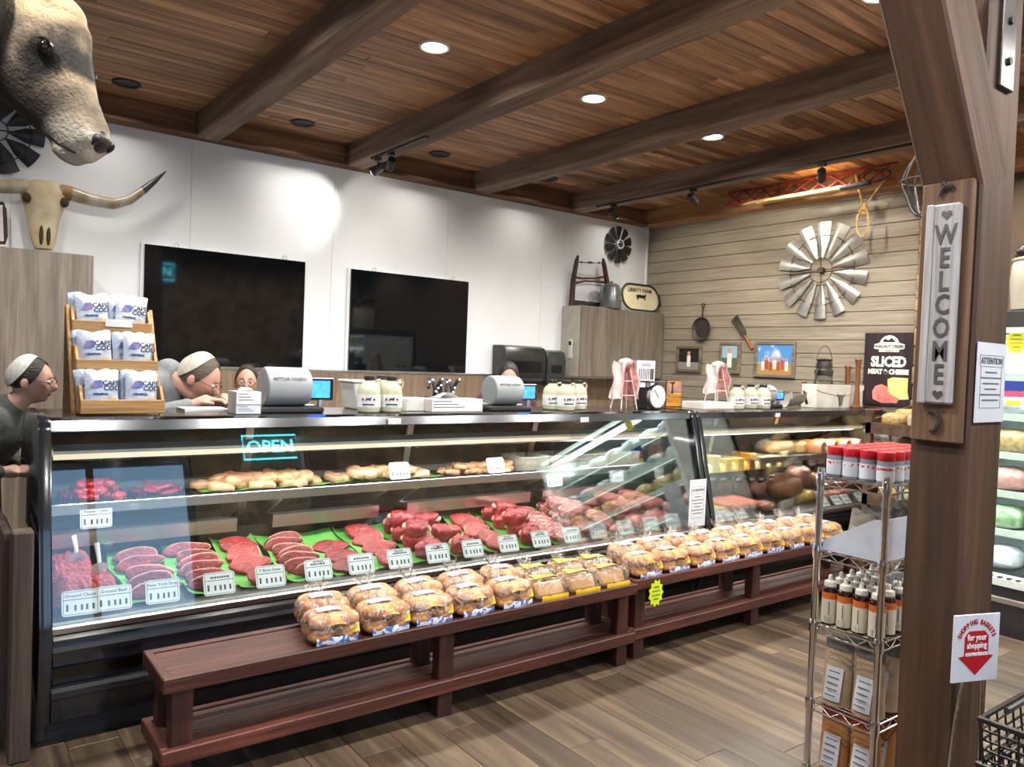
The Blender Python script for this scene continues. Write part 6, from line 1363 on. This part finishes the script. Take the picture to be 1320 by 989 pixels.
# ================================================================ people behind the cases
def evaluated(o):
    dg = bpy.context.evaluated_depsgraph_get(); dg.update(); me = bpy.data.meshes.new_from_object(o.evaluated_get(dg)); return me
def skin_mesh(nodes, edges, root, levels=1):
    """limbs grown round a skeleton: tapered tubes with a ball at every joint, fused later into one surface"""
    g = G(); m = lambda r: max(r) if isinstance(r, tuple) else r
    for k, (p, r) in nodes.items():
        r = r if not isinstance(r, tuple) else (r[0], r[0], r[1]); rr = r if not isinstance(r, (int, float)) else (r, r, r); g.ball(p, rr, 14, 10)
    for a, b in edges:
        (p, r), (q, s_) = nodes[a], nodes[b]
        if (Vector(p)-Vector(q)).length > 1e-4: g.tube([p, q], [m(r)*.98, m(s_)*.98], 14)
    return g.mesh('figure')
def remesh(meshes, voxel, smooth=2):
    bm = bmesh.new()
    for m in meshes: bm.from_mesh(m)
    me = bpy.data.meshes.new('figure'); bm.to_mesh(me); bm.free()
    o = bpy.data.objects.new('figure', me); COL.objects.link(o); m = o.modifiers.new('rm', 'REMESH'); m.mode = 'VOXEL'; m.voxel_size = voxel; m.use_smooth_shade = True
    if smooth: s = o.modifiers.new('sm', 'SMOOTH'); s.iterations = smooth; s.factor = .5
    r = evaluated(o); bpy.data.objects.remove(o); bpy.data.meshes.remove(me); r.materials.clear(); return r
def gauss(d, c, w): return math.exp(-((d-Vector(c).normalized()).length/w)**2)
def head_shape(d, p):
    q = p.copy(); 
    if d.z < 0: q.x *= 1-.28*min(1, -d.z)**1.3; q.y *= 1-.06*(-d.z)
    k = 1+.0*d.x
    q += Vector((0, -1, -.15)).normalized()*(.034*gauss(d, (0, -1, -.16), .16)+.016*gauss(d, (0, -1, .08), .14))   # nose and bridge
    q += Vector((0, -1, -.35)).normalized()*.017*gauss(d, (0, -.8, -.8), .28)                                     # chin
    q += Vector((0, -1, 0))*(.006*gauss(d, (0, -1, -.42), .14))                                                    # lips
    for s in (-1, 1):
        q += Vector((0, 1, 0))*.012*gauss(d, (s*.36, -1, .1), .16)                                                 # eye sockets
        q += Vector((s*.3, -.8, 0))*.009*gauss(d, (s*.6, -.9, -.15), .25)                                          # cheeks
    q.y += .012*gauss(d, (0, 1, .35), .6)
    return q
def person(label, head_at, face, scale, col, pitch=0, hands=None, hair='#2A1C16', bonnet=None, glasses=False, skin='#C48E74', apron=None, plaid=False, skirt=True, bun=True, lean=None, reach=.17):
    S = scale; hz = head_at[2]/S; L = .66; auto = lean is None
    if auto: lean = math.acos(max(.55, min(1, (hz-.92)/L)))
    rz = math.atan2(face[1], face[0])+PI/2                       # local -Y is the facing direction
    R = Matrix.Rotation(rz, 4, 'Z'); hy = -L*math.sin(lean) if auto else -.49*math.sin(lean)-reach
    loc = Vector((head_at[0], head_at[1], 0))-(R @ Vector((0, hy, 0)))*S; loc.z = 0
    t = thing('person', label, 'person', loc); t.rotation_euler = (0, 0, rz); t.scale = (S, S, S)
    c, s = math.cos(lean), math.sin(lean)
    def up(x, y, z): y2 = y*c-(z-.92)*s; z2 = .92+(z-.92)*c+y*s*-1*-1*0+y*-s*-1*.0+(z-.92)*0; return Vector((x, y2, .92+(z-.92)*c+y*s))
    hd = Vector((0, hy, hz)); N = {}; E = []
    def nd(k, p, r, par=None):
        N[k] = (Vector(p), r)
        if par: E.append((par, k))
    nd('pelvis', (0, 0, .92), .115); nd('spine', up(0, -.01, 1.1), .108, 'pelvis'); nd('chest', up(0, -.005, 1.29), .11, 'spine');
    for sx in (-1, 1): nd('ps%d' % sx, (sx*.06, 0, .93), .1, 'pelvis'); nd('cs%d' % sx, up(sx*.075, 0, 1.28), .095, 'ps%d' % sx)
    nd('neck0', up(0, .0, 1.41), .062, 'chest'); nd('neck1', hd+Vector((0, .03, -.07)), .05, 'neck0')
    HN = hands or [up(-.2, -.26, 1.02), up(.2, -.26, 1.02)]
    for i, sx in enumerate((-1, 1)):
        sh = up(sx*.165, .0, 1.36); h = Vector(HN[i]); mid = (sh+h)/2; dd = (h-sh); want = max(.0, .27**2-(dd.length/2)**2)**.5
        el = mid+Vector((sx*.6, .5, -.6)).normalized()*min(.2, want)
        f = (h-el).normalized(); q = str(sx)
        nd('sh'+q, sh, .055, 'chest'); nd('el'+q, el, .042, 'sh'+q); nd('wr'+q, h-f*.07, .027, 'el'+q); nd('palm'+q, h, (.036, .018), 'wr'+q)
        side = f.cross(Vector((0, 0, 1))).normalized(); dn = Vector((0, 0, -1))
        for k, (o_, ln) in enumerate(((-.03, .065), (-.01, .075), (.01, .07), (.03, .055))):
            b = h+f*.035+side*o_; nd('f%d%s' % (k, q), b, .0095, 'palm'+q); nd('g%d%s' % (k, q), b+f*ln*.55+dn*.012, .0088, 'f%d%s' % (k, q)); nd('t%d%s' % (k, q), b+f*ln*.9+dn*.035, .0075, 'g%d%s' % (k, q))
        b = h-f*.02-side*sx*.03; nd('th'+q, b, .011, 'palm'+q); nd('ti'+q, b-side*sx*.03+f*.04+dn*.012, .009, 'th'+q)
        hp = (sx*.085, 0, .86); nd('hip'+q, hp, .095, 'pelvis'); nd('kn'+q, (sx*.095, -.015, .48), .062, 'hip'+q); nd('an'+q, (sx*.1, .015, .1), .04, 'kn'+q); nd('to'+q, (sx*.11, -.12, .045), .036, 'an'+q)
    limbs = skin_mesh(N, E, 'pelvis')
    Hm = Matrix.Translation(hd) @ Matrix.Rotation(pitch, 4, 'X')
    hg = G(); hg.ball((0, 0, 0), (.072, .092, .112), 36, 26, head_shape)
    for sx in (-1, 1): hg.ball((sx*.073, .012, -.008), (.012, .022, .032), 10, 8)
    hm = G().add(hg.v, hg.f, Hm).mesh('head')
    body = remesh([limbs, hm], .0065 / max(.9, S), 3)
    part('body', body, pm('skin'+skin, skin, .5, col2='#B88672', lo=.3, hi=.9, scale=7, sub=.08), t, local=True)
    # clothes
    cm = pm('cloth_'+col, col, .85, scale=25, bump=.25, bscale=60)
    if plaid:
        cm = MATS.get('plaid') or pm('plaid', '#7A2A34', .85, col2='#2E2A3A', scale=30, stretch=(3, .3, .3), lo=.45, hi=.55)
    CN = {k: (N[k][0], r) for k, r in (('pelvis', .13), ('spine', .122), ('chest', .126), ('neck0', .072))}; CE = [('pelvis', 'spine'), ('spine', 'chest'), ('chest', 'neck0')]
    for q in ('-1', '1'): CN['ps'+q] = (N['ps'+q][0], .115); CN['cs'+q] = (N['cs'+q][0], .108); CE += [('ps'+q, 'cs'+q), ('cs'+q, 'chest')]
    for q in ('-1', '1'):
        for k, r in (('sh', .068), ('el', .055)): CN[k+q] = (N[k+q][0], r)
        w = N['el'+q][0].lerp(N['wr'+q][0], .9); CN['cu'+q] = (w, .041); CN['hip'+q] = (N['hip'+q][0], .11); CN['kn'+q] = (N['kn'+q][0], .085 if not skirt else .1); CN['an'+q] = (N['an'+q][0]+Vector((0, 0, .06)), .07 if not skirt else .09)
        CE += [('chest', 'sh'+q), ('sh'+q, 'el'+q), ('el'+q, 'cu'+q), ('pelvis', 'hip'+q), ('hip'+q, 'kn'+q), ('kn'+q, 'an'+q)]
    part('clothing', remesh([skin_mesh(CN, CE, 'pelvis')], .011, 5), cm, t, local=True)
    if skirt: part('skirt', G().lathe([(.15, 1.0), (.165, .9), (.175, .6), (.185, .2), (.18, .2), (.165, .6), (.14, .98)], 28), pm('skirt_dark', '#23262C', .85, col2='#2E323A'), t, local=True, smooth=True)
    if apron:
        g = G().grid(10, 12, lambda u, v: tuple(up((u-.5)*(.2+.12*v), -.15-.012*math.sin(PI*u), 1.33-.4*v)) if v < .5 else ((u-.5)*.36, -.2-.05*(v-.5)-.02*math.sin(PI*u)+hy*.0, 1.13-.55*(v-.5)*1.6))
        part('apron', g, pm('apron_'+apron, apron, .8), t, local=True, smooth=True)
    # face
    M_eye = pm('eye_white', '#D8D2CC', .2); M_iris = pm('eye_iris', '#2A1C14', .1); M_lip = pm('lip', '#A05A50', .4)
    def hp(p): return Hm @ Vector(p)
    for sx in (-1, 1):
        e = part('eye', G().ball(hp((sx*.029, -.079, .008)), .0105, 12, 8), M_eye, t, local=True, smooth=True)
        part('iris', G().ball(hp((sx*.029, -.0865, .008)), (.0055, .004, .0055), 10, 6), M_iris, e, local=True, smooth=True)
        part('eyebrow', G().tube([hp((sx*.014, -.094, .03)), hp((sx*.03, -.092, .034)), hp((sx*.046, -.08, .028))], [.002, .003, .0015], 6), pm('brow'+hair, hair, .8), t, local=True, smooth=True)
    part('lips', G().ball(hp((0, -.091, -.05)), (.021, .007, .0065), 12, 6), M_lip, t, local=True, smooth=True)
    hm_ = pm('hair'+hair, hair, .5, col2=None, scale=40, stretch=(1, 1, 4), bump=.4)
    def cap(axis, tmax, c0, rad, th):
        ax = Vector(axis).normalized(); e1 = Vector((1, 0, 0)); e2 = ax.cross(e1).normalized(); g = G(); n1, n2 = 32, 14
        def pt(u, v, k):
            ph = 2*PI*u; tt = tmax(ph)*v; d = ax*math.cos(tt)+(e1*math.cos(ph)+e2*math.sin(ph))*math.sin(tt)
            return Hm @ (Vector(c0)+Vector((d.x*rad[0], d.y*rad[1], d.z*rad[2]))*k)
        g.grid(n1, n2, lambda u, v: pt(u, max(v, .01), 1+th*.5*math.sin(PI*min(1, v*1.02))), True); g.grid(n1, 3, lambda u, v: pt(u, 1, 1-.1*v), True); return g
    part('hair', cap((0, .55, .83), lambda ph: 1.5+.28*math.cos(2*ph)+.06*math.sin(ph), (0, .004, .006), (.0785, .098, .118), .06), hm_, t, local=True, smooth=True)
    if bonnet:
        part('bonnet', cap((0, .8, .6), lambda ph: 1.22+.1*math.cos(2*ph), (0, .014, .012), (.083, .104, .12), .12), pm('bonnet_white'+bonnet, bonnet, .7, scale=60, bump=.1), t, local=True, smooth=True)
    elif bun: part('hair_bun', G().ball(hp((0, .115, .01)), .04, 14, 10), hm_, t, local=True, smooth=True)
    if glasses:
        g = G()
        for sx in (-1, 1):
            g.tube([hp((sx*.031+.025*math.cos(a), -.101+.006*abs(math.cos(a)), .004+.017*math.sin(a))) for a in [k*PI/8 for k in range(16)]], .0018, 6, closed=True)
            g.tube([hp((sx*.056, -.097, .008)), hp((sx*.077, -.05, .01)), hp((sx*.08, .01, .006))], .0016, 6)
        g.tube([hp((-.007, -.104, .008)), hp((.007, -.104, .008))], .0018, 6)
        part('glasses', g, pm('spectacle_frame', '#2E2624', .3), t, local=True, smooth=True)
    return t, up, R, loc
# woman in profile at the left end of the case
h = Yp(4.36, 42, 492); person('woman in white bonnet and glasses, black vest, standing in profile at the case end', (h.x, h.y, h.z), (.93, -.37), .95, '#4E524F', pitch=.12, hair='#1E1412', bonnet='#C9C9C4', glasses=True, apron='#15171C', skin='#C8A08E', hands=[Vector((-.1, -.36, 1.0)), Vector((.08, -.36, 1.0))])
# woman in the grey cardigan bending over papers
h = Yp(4.24, 258, 489); S_ = 1.05
person('woman in grey cardigan, pale cap and glasses bending over papers on the counter', (h.x, h.y, h.z), (.8, -.6), S_, '#787C80', pitch=.5, hair='#4A3A2E', bonnet='#B8B2A8', glasses=True, skin='#C29684',
       lean=math.radians(26), reach=.16, hands=[Vector((-.13, -.46, 1.292/S_)), Vector((.05, -.48, 1.292/S_))])
# face behind the glove boxes
h = Yp(5.1, 318, 493); person('dark-haired person with glasses peering over the glove boxes', (h.x, h.y, h.z), (-.35, -.94), .95, '#5A5048', pitch=.05, hair='#2E2622', glasses=True, skin='#B88C78')
# head behind the second scale
h = Yp(4.5, 655, 487); person('person in dark plaid shirt with slick dark hair behind the second label scale', (h.x, h.y, h.z), (-.5, -.86), .97, '#5A3038', pitch=.45, hair='#1E1816', skin='#BC9382', plaid=True, skirt=False, bun=False)
# ================================================================ mounted cow head
def cow_mat():
    m, n, l, b = _new('cow_coat'); tc = n.new('ShaderNodeTexCoord')
    nz = n.new('ShaderNodeTexNoise'); nz.inputs['Scale'].default_value = 9; nz.inputs['Detail'].default_value = 6; l.new(tc.outputs['Object'], nz.inputs[0])
    fl_ = n.new('ShaderNodeVectorMath'); fl_.operation = 'MULTIPLY'; fl_.inputs[1].default_value = (1, .25, 1); l.new(tc.outputs['Object'], fl_.inputs[0])
    base = n.new('ShaderNodeValToRGB'); e = base.color_ramp.elements; e[0].position = .3; e[0].color = rgb('#3E352C'); e[1].position = .7; e[1].color = rgb('#9A876C'); k = e.new(.5); k.color = rgb('#6E6150'); l.new(nz.outputs[0], base.inputs[0])
    cur = base.outputs[0]
    def patch(c, r, col, soft=.5):
        nonlocal cur
        d = n.new('ShaderNodeVectorMath'); d.operation = 'DISTANCE'; l.new(fl_.outputs[0], d.inputs[0]); d.inputs[1].default_value = c
        ad = n.new('ShaderNodeMath'); ad.operation = 'MULTIPLY_ADD'; l.new(nz.outputs[0], ad.inputs[0]); ad.inputs[1].default_value = r*.9; l.new(d.outputs['Value'], ad.inputs[2])
        mr = n.new('ShaderNodeMapRange'); mr.inputs[1].default_value = r*(1+.45); mr.inputs[2].default_value = r*(1+.45-soft); mr.inputs[3].default_value = 0; mr.inputs[4].default_value = 1; l.new(ad.outputs[0], mr.inputs[0])
        mx = n.new('ShaderNodeMix'); mx.data_type = 'RGBA'; l.new(mr.outputs[0], mx.inputs[0]); l.new(cur, mx.inputs[6]); mx.inputs[7].default_value = rgb(col); cur = mx.outputs[2]
    for c, r, col in (((-.26, 0, -.02), .24, '#2E2722'), ((-.04, 0, -.18), .19, '#241E1A'), ((.14, 0, -.13), .1, '#2E2621'), ((.09, -.027, .05), .1, '#120E0C'), ((.09, .027, .05), .1, '#120E0C'), ((.15, 0, .08), .06, '#1C1714'), ((-.03, 0, .2), .11, '#B5A07C'), ((.27, 0, -.13), .1, '#B0A696')): patch(c, r, col)
    l.new(cur, b.inputs['Base Color']); b.inputs['Roughness'].default_value = .85
    bp = n.new('ShaderNodeBump'); bp.inputs['Strength'].default_value = .7; bp.inputs['Distance'].default_value = .01
    n2 = n.new('ShaderNodeTexNoise'); n2.inputs['Scale'].default_value = 90; n2.inputs['Detail'].default_value = 4; l.new(tc.outputs['Object'], n2.inputs[0]); l.new(n2.outputs[0], bp.inputs['Height']); l.new(bp.outputs[0], b.inputs['Normal'])
    return m
# profile stations along the head: x forward, z up; (x, z, half width, half height, squareness)
ST = [(-.62, .02, .17, .27), (-.5, .02, .165, .25), (-.38, .015, .15, .225), (-.26, .02, .13, .205), (-.15, .03, .12, .195), (-.05, .035, .122, .185), (.04, .02, .125, .172), (.1, -.01, .113, .152), (.155, -.04, .094, .125), (.21, -.07, .082, .1), (.255, -.09, .08, .088), (.29, -.1, .077, .075), (.315, -.107, .06, .052), (.325, -.108, .025, .02)]
V = []; F = []; nn = 28
for i, (x, z, w, h_) in enumerate(ST):
    for k in range(nn):
        a = 2*PI*k/nn; ca, sa = math.cos(a), math.sin(a); pw_ = .8
        yy = w*math.copysign(abs(ca)**pw_, ca)*(1-.18*max(0, -sa)*(x > -.1)); zz = z+h_*math.copysign(abs(sa)**pw_, sa)
        V.append((x+.03*max(0, sa)*(x < .1), yy, zz))
for i in range(len(ST)-1):
    for k in range(nn): F.append((i*nn+k, i*nn+(k+1) % nn, (i+1)*nn+(k+1) % nn, (i+1)*nn+k))
F += [tuple(range(nn)), tuple((len(ST)-1)*nn+k for k in range(nn))]
cg = G().add(V, F)
for sy in (-1, 1): cg.ball((.075, sy*.105, .065), (.05, .03, .03), 14, 8); cg.ball((.3, sy*.048, -.09), (.028, .03, .032), 12, 8)
cg.ball((-.03, 0, .19), (.085, .1, .05), 14, 10); cg.ball((.25, 0, -.168), (.055, .052, .03), 14, 8)
cow_me = remesh([cg.mesh('cow')], .009, 6)
cp_ = Dp(2.25, 42, 82); dirc = _r2*.8+Vector((0, 0, 0)); ang = math.atan2(-.60, .80)
cw_o = thing('cow_head', 'mounted taxidermy cow head with pale forehead and dark muzzle', 'animal mount', tuple(cp_)); cw_o.rotation_euler = (0, math.radians(33), ang); cw_o.scale = (.92, .92, .92)
part('head', cow_me, cow_mat(), cw_o, local=True)
M_dk = pm('cow_dark_skin', '#15110F', .35, bump=.2, bscale=60)
for sy in (-1, 1):
    e = part('eye', G().ball((.085, sy*.118, .066), .021, 14, 10), pm('cow_eye', (.012, .008, .006), .08), cw_o, local=True, smooth=True)
    part('eyelid', G().tube([(.085+.028*math.cos(a), sy*(.121+.004*math.sin(a)), .066+.022*math.sin(a)) for a in [k*PI/8 for k in range(16)]], .006, 6, closed=True), M_dk, e, local=True, smooth=True)
    part('nostril', G().ball((.322, sy*.045, -.08), (.012, .015, .02), 12, 8), M_dk, cw_o, local=True, smooth=True)
    def ear(u, v): 
        w = .06*math.sin(PI*min(1, v*.95+.05))**.8; return (-.12+(u-.5)*w*2*.9-.03*v, sy*(.11+.2*v), .13+.02*v-.05*v*v+.03*(abs(u-.5)*2)**2)
    part('ear', G().grid(10, 10, ear).grid(10, 10, lambda u, v: Vector(ear(1-u, v))+Vector((0, 0, -.008))), pm('cow_ear', '#5A4C3E', .9, col2='#3A3028', scale=14, bump=.4), cw_o, local=True, smooth=True)
part('nose_pad', G().ball((.303, 0, -.085), (.033, .05, .04), 18, 12), M_dk, cw_o, local=True, smooth=True)
part('mouth_line', G().tube([(.3, -.05, -.148), (.25, -.068, -.155), (.2, -.074, -.15)], .004, 6).tube([(.3, .05, -.148), (.25, .068, -.155), (.2, .074, -.15)], .004, 6), M_dk, cw_o, local=True)
part('mount_plaque', G().prism([(.22*math.cos(a), .02+.32*math.sin(a)) for a in [k*PI/12 for k in range(24)]], -.66, -.62, 0), M_oldwood, cw_o, local=True, bevel=.008)
# the timber post that carries it, just outside the picture
base_ = cp_+Matrix.Rotation(ang, 3, 'Z') @ (Matrix.Rotation(math.radians(33), 3, 'Y') @ Vector((-.61, 0, .02)))
lp = thing('timber_post', 'dark timber post carrying the mounted cow head', 'post', (base_.x-.1, base_.y+.07, 0))
part('post', G().box(base_.x-.5, base_.x-.27, base_.y+.1, base_.y+.33, 0, ZC), M_post, lp, bevel=.01)
part('mount_arm', G().tube([(base_.x-.35, base_.y+.2, base_.z), tuple(base_)], .04, 8), M_iron, lp, smooth=True)
